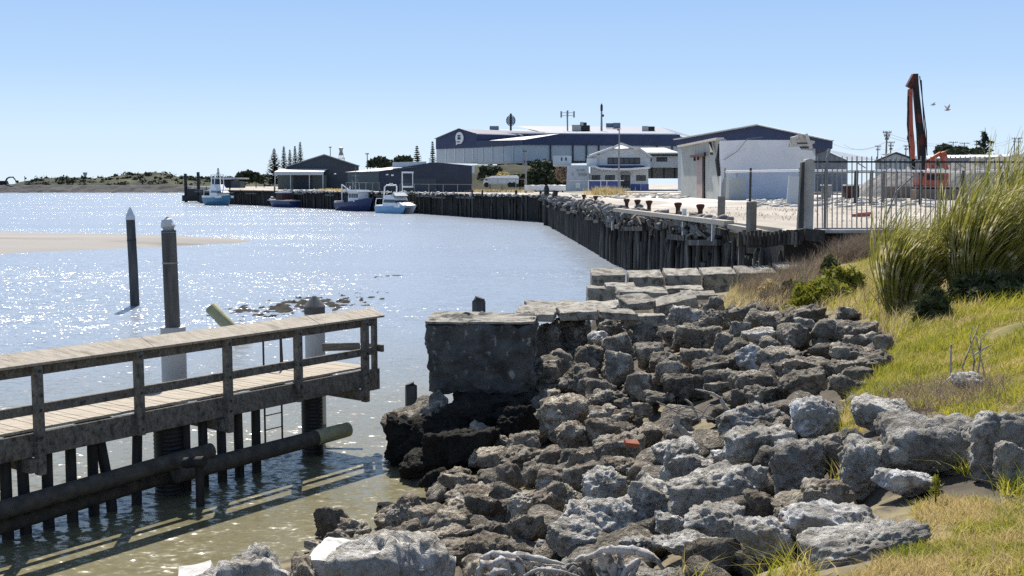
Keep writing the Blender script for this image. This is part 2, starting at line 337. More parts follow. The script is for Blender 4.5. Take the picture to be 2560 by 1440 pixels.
def finish(name, me, mat, parent=None, smooth=False, bevel=0):
    if isinstance(mat, str): mat = M[mat]
    me.materials.append(mat)
    if smooth: me.polygons.foreach_set('use_smooth', [True] * len(me.polygons))
    o = bpy.data.objects.new(name, me); COL.objects.link(o)
    if parent is not None: o.parent = parent
    if bevel:
        b = o.modifiers.new('bevel', 'BEVEL'); b.width = bevel; b.segments = 1; b.limit_method = 'ANGLE'
    return o
def np_mesh(name, V, Fc, mat, parent=None, smooth=False):
    V = np.asarray(V, dtype=np.float32); Fc = np.asarray(Fc, dtype=np.int32); k = Fc.shape[1]
    off = parent_loc(parent); V = V - np.array(off, dtype=np.float32)
    me = bpy.data.meshes.new(name); me.vertices.add(len(V)); me.vertices.foreach_set('co', V.ravel())
    me.loops.add(Fc.size); me.loops.foreach_set('vertex_index', Fc.ravel())
    me.polygons.add(len(Fc)); me.polygons.foreach_set('loop_start', np.arange(0, Fc.size, k, dtype=np.int32))
    me.update(calc_edges=True); me.validate()
    return finish(name, me, mat, parent, smooth)
def tag(o, label=None, cat=None, group=None, kind=None):
    if label: o['label'] = label
    if cat: o['category'] = cat
    if group: o['group'] = group
    if kind: o['kind'] = kind
    return o
def thing(name, label, cat, loc, group=None, rz=0):
    o = bpy.data.objects.new(name, None); COL.objects.link(o); o.location = loc; o.rotation_euler = (0, 0, rz)
    o.empty_display_size = .2
    return tag(o, label, cat, group)
def structure(o): o['kind'] = 'structure'; return o

def hash3(ix, iy, iz, seed):
    h = (ix * 374761393 + iy * 668265263 + iz * 2147483647 + seed * 974711) & 0xffffffff
    h = ((h ^ (h >> 13)) * 1274126177) & 0xffffffff
    h = ((h ^ (h >> 16)) * 2246822519) & 0xffffffff
    return ((h ^ (h >> 15)) & 0xffff) / 32767.5 - 1
def vnoise(p, seed=0):
    i = np.floor(p).astype(np.int64); f = p - i; f = f * f * (3 - 2 * f); out = 0
    for dx in (0, 1):
        for dy in (0, 1):
            for dz in (0, 1):
                wgt = (f[:, 0] if dx else 1 - f[:, 0]) * (f[:, 1] if dy else 1 - f[:, 1]) * (f[:, 2] if dz else 1 - f[:, 2])
                out = out + wgt * hash3(i[:, 0] + dx, i[:, 1] + dy, i[:, 2] + dz, seed)
    return out
def fbm(p, seed=0, octv=4, g=.5):
    o = 0; a = 1
    for k in range(octv): o = o + a * vnoise(p * 2 ** k, seed + k * 17); a *= g
    return o

_ico = {}
def ico(sub):
    if sub not in _ico:
        import bmesh
        bm = bmesh.new(); bmesh.ops.create_icosphere(bm, subdivisions=sub, radius=1)
        V = np.array([v.co[:] for v in bm.verts]); Fc = np.array([[v.index for v in f.verts] for f in bm.faces]); bm.free()
        _ico[sub] = (V, Fc)
    return _ico[sub]
def rock_shape(sub, dims, seed, rough=1.0, planes=11, soft=14):
    V, Fc = ico(sub); r = np.random.default_rng(seed)
    N = r.normal(size=(planes, 3)); N /= np.linalg.norm(N, axis=1)[:, None]
    N = np.vstack([N, np.eye(3), -np.eye(3)]); off = np.concatenate([r.uniform(.66, 1.0, planes), np.full(6, 1.0)])
    d = np.maximum(V @ N.T, 0) / off
    rad = 1 / (np.sum(d ** soft, axis=1) ** (1 / soft))
    P = V * rad[:, None]
    sc = np.array(dims) / 2; size = float(np.mean(sc))
    ext = np.abs(P).max(axis=0); P = P / ext * sc
    q = P / size
    disp = .13 * fbm(q * 1.5, seed, 3) + rough * (.085 * fbm(q * 4.5, seed + 5, 3) - .095 * np.abs(vnoise(q * 6.5, seed + 9)))
    if sub >= 5: disp = disp - rough * .055 * np.abs(vnoise(q * 14, seed + 3)) + rough * .026 * vnoise(q * 27, seed + 4)
    P = P + V * (disp * size)[:, None]
    return P, Fc
def roughbox(dims, seed, amp=.03, n=10, taper=0, freq=2.2):
    """A box of worn concrete: every face a grid, its points pushed about by noise."""
    vs = []; fs = []; g = np.linspace(-1, 1, n + 1)
    for ax in range(3):
        for sgn in (-1, 1):
            a, b = [(1, 2), (2, 0), (0, 1)][ax]; o = len(vs)
            for i in g:
                for j in g:
                    p = [0, 0, 0]; p[ax] = sgn; p[a] = i; p[b] = j; vs.append(p)
            for i in range(n):
                for j in range(n):
                    q = (o + i * (n + 1) + j, o + (i + 1) * (n + 1) + j, o + (i + 1) * (n + 1) + j + 1, o + i * (n + 1) + j + 1)
                    fs.append(q if sgn > 0 else q[::-1])
    P = np.array(vs, float)
    # pull edges in a little so arrises are worn
    e = np.sort(np.abs(P), axis=1)[:, 1]; P *= (1 - .03 * np.clip((e - .8) / .2, 0, 1))[:, None]
    P = P * np.array(dims) / 2
    if taper: P[:, 0] *= 1 + taper * (P[:, 2] / dims[2] - .5)
    q = np.round(P, 5)
    for k in range(3): P[:, k] += amp * fbm(q * freq, seed + k * 31, 4, .6)
    return P, np.array(fs)
def rotm(rx=0, ry=0, rz=0):
    return np.array((Matrix.Rotation(rz, 3, 'Z') @ Matrix.Rotation(ry, 3, 'Y') @ Matrix.Rotation(rx, 3, 'X')))

# ------------------------------------------------------------------ the bank: a smooth surface through surveyed points
_cp = []
def gp(px, py, z): p = Wz(px, py, z); _cp.append((p.x, p.y, z))
for a in ((780, 1380, -.15), (900, 1310, -.15), (1060, 1215, -.15), (980, 1165, -.25), (500, 1440, -.3)): gp(*a)
for a in ((1000, 1400, 1.35), (1400, 1440, 2.1), (2050, 1440, 3.25), (1700, 1440, 2.75), (2330, 1290, 3.2), (2450, 1150, 3.2), (2130, 1060, 2.85), (2250, 900, 2.7),
          (2220, 830, 2.55), (2000, 765, 2.2), (1850, 730, 1.75), (1500, 1150, 1.3), (1500, 985, 1.15), (1250, 1200, .55), (1800, 1150, 2.2), (1800, 950, 1.75),
          (1620, 800, 1.4), (1750, 730, 1.5), (2560, 800, 3.3), (2290, 795, 2.85), (2480, 725, 3.15), (2100, 690, 2.6), (1950, 720, 2.1), (1350, 985, .7), (1200, 1050, .0), (2560, 1300, 3.35), (2560, 1000, 3.4)): gp(*a)
_cp += [(0, 0, 3.4), (-2, 2, 2.9), (-3.6, 5, 1.6), (-5, 9, .0), (-6, 6, -.3), (4, -4, 3.4), (-4, -4, 3.2), (-8, -2, -.2), (10, 5, 3.4), (20, 10, 3.5), (20, 25, 3.4), (12.5, 20, 3.3), (30, 0, 3.5), (40, 38, 3.3), (25, 38, 3.1),
        (14, 37.5, 2.9), (11, 37, 2.6), (9.3, 36, 2.0), (7, 35.5, 1.35), (5, 36, 1.2), (3, 35.5, 1.0), (-2.3, 24, -.9), (-.5, 29, -.7), (1.2, 34, -.6), (2, 38.5, -1), (5, 39.5, -1), (8.8, 39.5, -1), (-4, 20, -.9), (-5, 30, -1.5), (1.5, 25, 1.0), (3, 30, 1.25)]
_cp = np.array(_cp); _n = len(_cp)
_D = np.linalg.norm(_cp[:, None, :2] - _cp[None, :, :2], axis=2)
_A = np.zeros((_n + 3, _n + 3)); _A[:_n, :_n] = _D + .0 * np.eye(_n); _A[:_n, _n] = 1; _A[:_n, _n + 1:] = _cp[:, :2]; _A[_n:, :_n] = _A[:_n, _n:].T
_w = np.linalg.solve(_A, np.concatenate([_cp[:, 2], np.zeros(3)]))
def gz(x, y):
    x = np.atleast_1d(np.asarray(x, float)); y = np.atleast_1d(np.asarray(y, float))
    d = np.sqrt((x[:, None] - _cp[None, :, 0]) ** 2 + (y[:, None] - _cp[None, :, 1]) ** 2)
    return np.clip(d @ _w[:_n] + _w[_n] + _w[_n + 1] * x + _w[_n + 2] * y, -2.5, 3.6)
def hit(px, py):
    r = ray(px, py); ts = np.concatenate([np.arange(2, 20, .05), np.arange(20, 60, .15)]) / r.y
    x = r.x * ts; y = r.y * ts; z = H + r.z * ts
    k = np.nonzero(z < np.maximum(gz(x, y), -.1))[0]; i = k[0] if len(k) else len(ts) - 1
    return Vector((x[i], y[i], z[i]))
# ------------------------------------------------------------------ setting: water, sand, bank, yard, far land
WL = -.2   # low tide
wm = MB(); wm.add([(-3000, -60, WL), (3000, -60, WL), (3000, 5000, WL), (-3000, 5000, WL)], [(0, 1, 2, 3)])
structure(wm.build('water', 'water'))
# sand bar: a low lens of sand, tip pointing right
def sandbar():
    xs = np.linspace(-150, -21, 130); ys = np.linspace(62, 128, 90); X, Y = np.meshgrid(xs, ys)
    # spine from tip (-24.5,98) leftwards; half width grows to the left
    t = np.clip((-23.5 - X) / 32, 0, 1.4); near = 100 - 31 * np.minimum(t, 1) ** .75 - 3 * np.maximum(t - 1, 0); far = 100 + 21 * np.minimum(t, 1.1) ** .7
    c = (near + far) / 2; hw = (far - near) / 2 + .01
    z = .38 * (1 - ((Y - c) / hw) ** 2) * np.minimum(1, hw / 12); z = np.where(X > -23.5, -.5, z)
    P = np.stack([X.ravel(), Y.ravel(), z.ravel()], 1); P[:, 2] += .05 * fbm(P * np.array([.06, .15, 0]), 3, 4) * (P[:, 2] > -.4) ; P[:, 2] = np.maximum(P[:, 2], -.6) + WL
    nx = len(xs); i = np.arange((len(ys) - 1) * nx).reshape(len(ys) - 1, nx)[:, :-1].ravel()
    return np_mesh('sand_bank', P, np.stack([i, i + 1, i + nx + 1, i + nx], 1), 'sand', smooth=True)
structure(sandbar())
pol = [(800, 1370), (1060, 1205), (1150, 1120), (1360, 1000), (1360, 830), (1600, 780), (1760, 740), (2000, 770), (2220, 830), (2210, 930), (2120, 1050), (2000, 1130), (2060, 1240), (2180, 1260), (2000, 1390), (1850, 1440), (830, 1440)]
def pip(px, py, poly):
    k = np.zeros(len(px), bool); q = np.array(poly, float)
    for i in range(len(q)):
        (xa, ya), (xb, yb) = q[i], q[i - 1]; c = (ya > py) != (yb > py); k ^= c & (px < (xb - xa) * (py - ya) / (yb - ya + 1e-9) + xa)
    return k
def to_px(P):
    wd = P[:, 1] * CP - (P[:, 2] - H) * SP; v = P[:, 1] * SP + (P[:, 2] - H) * CP; wd = np.where(wd < .5, .5, wd); return 1280 + F * P[:, 0] / wd, 720 - F * v / wd
def bank():
    xs = np.arange(-9, 46, .22); ys = np.arange(-7, 38.7, .22); X, Y = np.meshgrid(xs, ys)
    z = np.concatenate([gz(a, b) for a, b in zip(X, Y)])
    P = np.stack([X.ravel(), Y.ravel(), z], 1); P[:, 2] += .025 * fbm(P * np.array([1.1, 1.1, 0]), 11, 5) - .035
    P[:, 2] -= .20 * (pip(*to_px(P), pol) & (P[:, 1] > 3))      # hollow under the boulders
    nx = len(xs); i = np.arange((len(ys) - 1) * nx).reshape(len(ys) - 1, nx)[:, :-1].ravel()
    return np_mesh('bank_ground', P, np.stack([i, i + 1, i + nx + 1, i + nx], 1), 'dirt', smooth=True)
bank_o = structure(bank())
WH = [(9.5, 38.8), (6.9, 70), (6.0, 97), (4.3, 150)]                 # near wharf line
WF = [(4.3, 150), (-17, 196), (-66, 274), (-88, 306)]                # far wharf line
ym = MB()
yp = [(9.8, 38.9), (7.4, 70), (6.5, 97), (6.6, 151.5), (-14.2, 198.6), (-63, 277), (-85, 308), (-112, 420), (-150, 560), (-205, 690), (-420, 690), (-700, 760), (-700, 4500), (3500, 4500), (3500, 38.9)]
ym.prism([(x, y, 3.4) for x, y in yp], (0, 0, -4))
structure(ym.build('yard', 'yard'))
# rubble breakwater along the far shore
def heap(name, x0, x1, y0, y1, nx, ny, fn, mat, smooth=True):
    xs = np.linspace(x0, x1, nx); ys = np.linspace(y0, y1, ny); X, Y = np.meshgrid(xs, ys)
    P = np.stack([X.ravel(), Y.ravel(), fn(X.ravel(), Y.ravel())], 1)
    i = np.arange((ny - 1) * nx).reshape(ny - 1, nx)[:, :-1].ravel()
    return np_mesh(name, P, np.stack([i, i + 1, i + nx + 1, i + nx], 1), mat, smooth=smooth)
def f_brk(x, y):
    P = np.stack([x * .25, y * .25, 0 * x], 1)
    return -.5 + np.clip((y - 668) / 14, 0, 1) * (4.7 + .3 * vnoise(P * .05, 2)) + .7 * vnoise(P, 4) * (y < 684)
o = heap('breakwater', -460, -180, 664, 690, 420, 20, f_brk, 'brk', False)
tag(o, 'long dark rock breakwater running low across the far shore', 'breakwater')
def f_dune(x, y):
    px = 1280 + x / y * F
    top = np.interp(px, [-400, -60, 40, 70, 120, 215, 260, 300, 345, 385, 430, 450, 520, 600, 700, 900], [464, 463, 461, 454, 444, 441, 446, 440, 432.5, 430.5, 432.5, 441, 445, 446, 450, 452])
    prof = np.clip(1 - np.abs(y - 800) / 95, 0, 1) ** .6
    P = np.stack([x * .03, y * .03, 0 * x], 1)
    return 3.2 + (5 + (460 - top) * 800 / F - 3.2) * prof + (1.1 * fbm(P, 6, 5) - .4 + 1.0 * np.abs(vnoise(P * 4.3, 31)) + .5 * vnoise(P * 9, 32)) * prof
structure(heap('dune_hills', -560, -100, 695, 900, 420, 90, f_dune, 'dune'))
# weedy bank rising to the big warehouse
def f_wb(x, y):
    px = 1280 + x / y * F
    P = np.stack([x * .12, y * .12, 0 * x], 1)
    return 3.3 + np.clip((y - 232) / 18, 0, 1) * 5.8 * np.interp(px, [880, 1080, 1440, 1520], [0, 1, 1, .2]) + .35 * fbm(P, 8, 4) * np.clip((y - 228) / 8, 0, 1) - .02
structure(heap('grassy_bank', -36, 24, 224, 262, 90, 50, f_wb, 'bank_g'))
def f_dry(x, y):
    P = np.stack([x * .3, y * .3, 0 * x], 1)
    return 3.42 + .25 * np.abs(fbm(P, 18, 4)) * np.clip((x + 70) / 8, 0, 1) * np.clip((y - 205) / 8, 0, 1)

# ------------------------------------------------------------------ sky haze is left to the sky itself
# ------------------------------------------------------------------ jetty
A = Wz(110, 1065, 1.4); B = Wz(900, 917, 1.4); U = Vector((B.x - A.x, B.y - A.y, 0)).normalized(); N_ = Vector((-U.y, U.x, 0))  # N_ = away from the bank
ZD = 1.4
def on_plane(px, py, off):
    r = ray(px, py); o = A + N_ * off; nn = N_
    t = (o - Vector((0, 0, H))).dot(nn) / r.dot(nn); return Vector((0, 0, H)) + r * t
def s_of(p): return (Vector(p) - A).dot(U)
def J(s, off, z): q = A + U * s + N_ * off; return Vector((q.x, q.y, z))
S0 = -9.0; S1 = s_of(on_plane(905, 900, 0)); WD = 1.55
jet = thing('jetty', 'timber fishing jetty with a sloping bleached handrail over the water', 'jetty', (A.x, A.y, 0))
d = MB(); s = S0
while s < S1 + .12:
    wv = random.uniform(-.004, .004); d.bar(J(s, -.03, ZD - .02 + wv), J(s, WD, ZD - .02 + wv), .135, .04); s += .146
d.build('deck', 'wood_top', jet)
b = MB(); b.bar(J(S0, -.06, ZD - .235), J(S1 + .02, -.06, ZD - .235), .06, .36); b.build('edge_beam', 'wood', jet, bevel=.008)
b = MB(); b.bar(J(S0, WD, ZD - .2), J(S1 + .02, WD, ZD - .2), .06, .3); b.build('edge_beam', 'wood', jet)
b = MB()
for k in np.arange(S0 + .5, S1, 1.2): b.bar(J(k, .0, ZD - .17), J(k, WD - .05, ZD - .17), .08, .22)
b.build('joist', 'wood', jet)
posts = [(92, 975), (345, 950), (567, 915), (743, 880), (910, 850)]
ss = [s_of(on_plane(*q, -.13)) for q in posts]; dp = ss[1] - ss[0]
ss = [ss[0] - 2 * dp, ss[0] - dp] + ss
long_ = (1, 0, 1, 0, 1, 0, 1)
for k, sv in enumerate(ss):
    b = MB(); zb = .72 if long_[k] else 1.0
    b.bar(J(sv, -.15, zb), J(sv, -.15, ZD + .95), .14, .12, up=U); b.build('post', 'wood', jet, bevel=.008)
    b = MB()
    for zz in (ZD - .12, ZD - .3, ZD + .29, ZD + .87): b.tube([J(sv, -.205, zz), J(sv, -.235, zz)], .022, 6)
    b.build('bolt', 'steel_d', jet)
    if long_[k]:
        b = MB(); b.bar(J(sv - .12, -.18, ZD - .53), J(sv - .12, WD + .2, ZD - .53), .12, .2); b.build('bearer', 'wood', jet)
sE = s_of(on_plane(938, 850, -.05))
b = MB(); b.bar(J(sE, -.02, ZD - .5), J(sE, -.02, ZD + 1.0), .10, .10, up=U); b.build('post', 'wood', jet, bevel=.008)
b = MB(); b.bar(J(sE + .07, -.2, ZD + .33), J(sE + .07, .25, ZD + .33), .06, .14); b.build('rail', 'wood', jet, bevel=.006)
b = MB(); b.bar(J(sE - .35, -.1, ZD - .28), J(sE + .03, -.1, ZD - .28), .08, .42); b.build('end_board', 'wood', jet, bevel=.006)
b = MB(); b.bar(J(S0, -.06, ZD + .29), J(sE, -.06, ZD + .29), .05, .145); b.build('rail', 'wood', jet, bevel=.006)
b = MB(); b.bar(J(S0, -.06, ZD + .87), J(sE, -.06, ZD + .87), .05, .15); b.build('fascia', 'wood', jet, bevel=.006)
b = MB()
k = S0
while k < sE + .1:
    k2 = min(k + 3.6, sE + .1); j = random.uniform(-.006, .006)
    b.prism([J(k + .004, -.22, ZD + .955 + j), J(k + .004, .15, ZD + 1.09 + j), J(k + .004, .14, ZD + 1.13 + j), J(k + .004, -.23, ZD + .995 + j)], J(k2, 0, 0) - J(k + .008, 0, 0)); k = k2
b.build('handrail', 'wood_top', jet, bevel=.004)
b = MB(); e0 = J(S1 - .2, WD - .05, ZD + .33); b.bar(on_plane(806, 868, WD), on_plane(900, 866, .9), .05, .16); b.build('end_rail', 'wood', jet, bevel=.006)
for px, py in ((15, 1345), (60, 1328), (118, 1308), (178, 1292), (232, 1278), (275, 1262), (340, 1250), (465, 1215), (509, 1200), (555, 1192), (598, 1183), (641, 1170)):
    g = Wz(px, py, 0); lean = U * (-.16 if px == 275 else (.05 if px == 340 else random.uniform(-.015, .015)))
    e = on_plane(px, (py + 1110) / 2, .12); g = Vector((e.x, e.y, 0))
    b = MB(); b.tube([g - lean * .5 - Vector((0, 0, 1.2)), g, g + lean + Vector((0, 0, 1.0))], [.088, .086, .082], 10)
    b.build('pile', 'pile_dark', jet, True)
for k in np.arange(S0 + .3, s_of(on_plane(-30, 1250, .12)), .48):      # the same piles carry on beyond the picture
    b = MB(); g = J(k, .12, 0); b.tube([g - Vector((0, 0, 1.2)), g, g + Vector((0, 0, 1.0))], [.088, .086, .082], 10); b.build('pile', 'pile_dark', jet, True)
for px, py, rr, zt in ((424, 1245, .245, 1.0), (782, 1141, .205, 1.0)):
    e = on_plane(px, (py + 1110) / 2, .30); g = Vector((e.x, e.y, 0)); zs = np.arange(-1, zt + .01, .01); b = MB()
    b.tube([g + Vector((0, 0, z)) for z in zs], [rr * (1 + .018 * math.sin(z * 90)) for z in zs], 20); b.build('sleeved_pile', 'sleeve_b', jet, True)
w1a = on_plane(-90, 1302, -.2); w1b = on_plane(528, 1127, -.2); w1a = w1a + (w1a - w1b) * 1.0
b = MB(); b.tube([w1a, w1a.lerp(w1b, .5), w1b], [.145, .14, .135], 14); b.build('wale', 'log', jet, True)
w2a = on_plane(-90, 1345, .12); w2b = on_plane(492, 1168, .12); w2a = w2a + (w2a - w2b) * 1.0
b = MB(); b.tube([w2a, w2b], [.12, .115], 12); b.build('wale', 'log', jet, True)
w3a = on_plane(440, 1186, -.25); w3b = on_plane(872, 1073, -.25); w3m = w3a.lerp(w3b, .78)
b = MB(); b.tube([w3a, w3m], [.15, .145], 14); o = b.build('wale', 'log', jet, True)
b = MB(); b.tube([w3m, w3b - (w3b - w3m) * .03, w3b], [.146, .14, .10], 14); o2 = b.build('lit_wale_end', 'log_y', o, True)  # sunlit end of the wale, painted as yellower timber
# loose chain-like dark brace near the sleeved pile
b = MB(); g = Wz(500, 1235, 0); b.tube([g + Vector((0, 0, -.3)), g + Vector((0, 0, .55))], .07, 8); b.tube([g + Vector((-.25, .05, .5)), g + Vector((.1, -.05, .55))], .09, 8); b.build('pile', 'pile_dark', jet, True)
# ladder
b = MB()
for px in (661, 704):
    t = on_plane(px, 1000, WD + .1); lo = Vector((t.x, t.y, -.5)); top = Vector((t.x, t.y, ZD + .72))
    b.tube([lo, top, top + Vector((0, 0, .12)) - N_ * .08, top + Vector((0, 0, .17)) - N_ * .25, top + Vector((0, 0, .15)) - N_ * .42, top - N_ * .52 + Vector((0, 0, .02)), Vector((t.x, t.y, ZD)) - N_ * .56], .02, 6)
ta = on_plane(661, 1000, WD + .1); tb = on_plane(704, 1000, WD + .1)
for z in np.arange(-.2, 1.3, .29): b.tube([(ta.x, ta.y, z), (tb.x, tb.y, z)], .014, 5)
b.build('ladder', 'steel_d', jet, True)

# ------------------------------------------------------------------ guide piles and stubs
def guide(px, d, base_px=None):
    g = W(px, 460, d); return Vector((g.x, g.y, 0))
g = guide(422, 21.0)
t = thing('mooring_pile', 'tall timber mooring pile in a white sleeve with broken white cap, behind the handrail', 'mooring pile', g)
b = MB(); b.tube([g + Vector((.02, 0, -1.5)), g + Vector((0, 0, 2)), g + Vector((-.03, 0, 4.12))], [.15, .142, .138], 16); b.build('pile', 'pile_grey', t, True)
b = MB(); b.tube([g + Vector((0, 0, -.8)), g + Vector((0, 0, 2.26))], .235, 24); b.build('sleeve', 'sleeve_w', t, True)
b = MB(); b.tube([g + Vector((-.03, 0, 4.08)), g + Vector((-.03, 0, 4.2)), g + Vector((-.05, 0, 4.24)), g + Vector((-.06, 0, 4.33)), g + Vector((-.06, 0, 4.38)), g + Vector((-.04, 0, 4.40))], [.146, .144, .125, .095, .05, .01], 14); b.build('cap', 'cap_w', t)
b = MB(); b.tube([g + Vector((-.02, 0, 3.48)), g + Vector((-.02, 0, 3.51))], .15, 16); b.build('band', 'steel', t, True)
g = guide(325, 47)
t = thing('mooring_pile', 'tall dark mooring pile with pointed white cap standing alone in open water', 'mooring pile', g)
b = MB(); b.tube([g + Vector((.06, 0, -1.5)), g + Vector((.02, 0, 1.5)), g + Vector((-.03, 0, 3.5))], [.195, .19, .185], 16); b.build('pile', 'pile_grey', t, True)
b = MB(); b.tube([g + Vector((-.03, 0, 3.48)), g + Vector((-.03, 0, 3.66)), g + Vector((-.03, 0, 3.95)), g + Vector((-.03, 0, 4.03))], [.195, .19, .06, .01], 16); b.build('cap', 'cap_w', t)
b = MB(); b.tube([g + Vector((-.01, 0, 2.58)), g + Vector((-.01, 0, 2.63))], .2, 16); b.build('band', 'steel_d', t, True)
g = guide(781, 23.5)
t = thing('mooring_pile', 'short white sleeved mooring pile with dark conical cap behind the jetty end', 'mooring pile', g)
b = MB(); b.tube([g + Vector((0, 0, -.8)), g + Vector((0, 0, 2.3))], .215, 24); b.build('sleeve', 'sleeve_w', t, True)
b = MB(); b.tube([g + Vector((0, 0, 2.22)), g + Vector((0, 0, 2.34)), g + Vector((0, 0, 2.38)), g + Vector((0, 0, 2.6)), g + Vector((0, 0, 2.62))], [.225, .225, .24, .04, .005], 20); b.build('cap', 'cap_g', t)
q = Wz(598, 842, 0); tp = W(526, 768, q.y)
b = MB(); b.tube([q - (tp - q) * .6, q, tp, tp + (tp - q) * .03], [.22, .215, .20, .15], 14)
tag(b.build('leaning_pile', 'log_y', None, True), 'broken pale yellow pile leaning left out of the water behind the handrail', 'pile')
g = W(1197, 790, 26); b = MB(); b.tube([(g.x, g.y, -1), (g.x, g.y, 2.22), (g.x + .03, g.y, 2.31)], [.165, .16, .13], 12)
tag(b.build('pile_stub', 'pile_grey', None, True), 'short weathered pile stub standing behind the concrete abutment', 'pile')
g = W(1028, 1020, 21.6); b = MB(); b.tube([(g.x, g.y, -1), (g.x, g.y, 1.0), (g.x - .02, g.y, 1.05)], [.125, .12, .10], 12)
tag(b.build('pile_stub', 'pile_grey', None, True), 'short dark pile stub at the water left of the abutment', 'pile')

# awash weed reef
def reef(name, px0, px1, d0, d1, seed, amp, label):
    a = (px0 - 1280) / F * (d0 + d1) / 2; c = (px1 - 1280) / F * (d0 + d1) / 2
    def fn(x, y):
        P = np.stack([x * 3.4, y * 2.0, 0 * x], 1); e = np.sqrt(((x - (a + c) / 2) / ((c - a) / 2)) ** 2 + ((y - (d0 + d1) / 2 - (x - (a + c) / 2) * .9) / ((d1 - d0) / 2 * .55)) ** 2)
        return WL - .03 + amp * (.55 * fbm(P, seed, 5) + .45 - e * .55)
    o = heap(name, a - 1, c + 1, d0 - 3, d1 + 3, 200, 120, fn, 'weed', False); return tag(o, label, kind='stuff')
reef('weed_bed', 630, 895, 41, 53, 5, .20, 'dark weed covered reef breaking the surface')
reef('weed_bed', 945, 1003, 60, 64, 9, .12, 'small patch of weed awash')

# ------------------------------------------------------------------ concrete abutment, slabs, blocks
P, Fc = roughbox((2.18, 1.7, 1.34), 3, .075, 40, .10, 2.6)
P[:, 2] -= np.where((P[:, 2] < -.4), .12 * (fbm(P * 1.7, 8, 3)), 0)
cx = W(1206, 890, 21.0); c = np.array((cx.x - .02, 21.85, 1.66))
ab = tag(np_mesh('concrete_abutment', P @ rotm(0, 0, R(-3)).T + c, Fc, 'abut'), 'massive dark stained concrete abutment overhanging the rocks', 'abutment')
P, Fc = roughbox((2.14, 1.64, .05), 4, .012, 18, 0, 2.5); np_mesh('sunlit_skin', P @ rotm(0, 0, R(-3)).T + c + np.array((0, 0, .67)), Fc, 'slab', ab)  # thin paler skin added so the top reads as sunlit
P, Fc = roughbox((1.7, 1.7, .5), 5, .07, 12, .2, 2); cb = W(1225, 985, 21.3)
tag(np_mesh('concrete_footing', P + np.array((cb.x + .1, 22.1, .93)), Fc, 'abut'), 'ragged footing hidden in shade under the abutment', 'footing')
def slab(px0, px1, py, d, dep, th, seed, label, rx=0, ry=0, rz=0, mat='slab', name='concrete_slab', amp=.025):
    wd = (px1 - px0) * d / F; P, Fc = roughbox((wd, dep, th), seed, amp, 12, 0, 2.4)
    c = W((px0 + px1) / 2, py, d); c = np.array((c.x, c.y + dep / 2, c.z - th / 2 + math.sin(rx) * dep / 2))
    return tag(np_mesh(name, P @ rotm(rx, ry, rz).T + c, Fc, mat), label, 'concrete slab' if name == 'concrete_slab' else 'concrete block')
slab(1128, 1300, 800, 23.6, .7, .12, 1, 'thin flat slab lying behind the abutment top', R(3))
slab(1295, 1392, 784, 24.4, 1.3, .17, 2, 'left end of the cracked slab stepping up beside the abutment', R(2), R(2), R(-4))
slab(1396, 1492, 780, 24.7, 1.4, .2, 61, 'middle piece of the cracked slab beside the abutment', R(4), R(-2), R(3))
slab(1496, 1592, 783, 24.9, 1.2, .16, 62, 'right piece of the cracked slab, running under the rocks', R(1), R(4), R(6))
slab(1315, 1450, 768, 25.6, 1.2, .10, 3, 'upper layer of the cracked slab beside the abutment', R(2), R(1), R(4))
slab(1462, 1550, 770, 25.8, 1.0, .14, 63, 'broken upper piece of slab beside the pale wedge', R(5), R(-3), R(-8))
slab(1555, 1632, 757, 27.5, .9, .2, 4, 'pale wedge shaped slab among dark rocks', R(10), R(-4), R(15))
slab(1560, 1665, 790, 25.2, .35, .25, 5, 'narrow slab edge wedged below the pale wedge', R(3), R(-3))
slab(1548, 1672, 731, 30.2, 1.1, .24, 6, 'broad tilted slab below the second concrete block', R(4), R(2))
slab(1515, 1590, 714, 32.2, .6, .14, 7, 'small flat slab against the first concrete block', R(5))
slab(1668, 1762, 722, 32.0, .7, .14, 8, 'flat slab under the third concrete block', R(3))
slab(1706, 1795, 737, 30.0, .6, .12, 9, 'flat pale slab at the edge of the dry grass', R(6))
slab(1640, 1748, 752, 27.6, .8, .5, 10, 'thick dark slab upended between grass and rocks', R(8), R(-12))
slab(1470, 1540, 720, 34.0, 1.0, .75, 11, 'lower concrete block under the end of the row', 0, 0, 0, 'slab', 'concrete_block')
bl = [(1480, 1566, 690, 'first concrete block of the row, at the water end'), (1573, 1662, 695, 'second concrete block of the row from the water'), (1664, 1756, 690, 'third concrete block, middle of the row'),
      (1758, 1845, 687, 'fourth concrete block of the row, before the dry grass'), (1847, 1945, 684, 'fifth concrete block, half hidden by dry grass'), (1948, 2030, 674, 'last concrete block buried in brown scrub')]
for k, (a, bb, py, lb) in enumerate(bl):
    o = slab(a + 1, bb - 1, py - 3, 35.3 + k * .25, 1.15, .8, 20 + k, lb, R(8), R(random.uniform(-1.5, 1.5)), R(random.uniform(-2, 2)), 'slab', 'concrete_block', .018); o['group'] = 'row of concrete blocks'

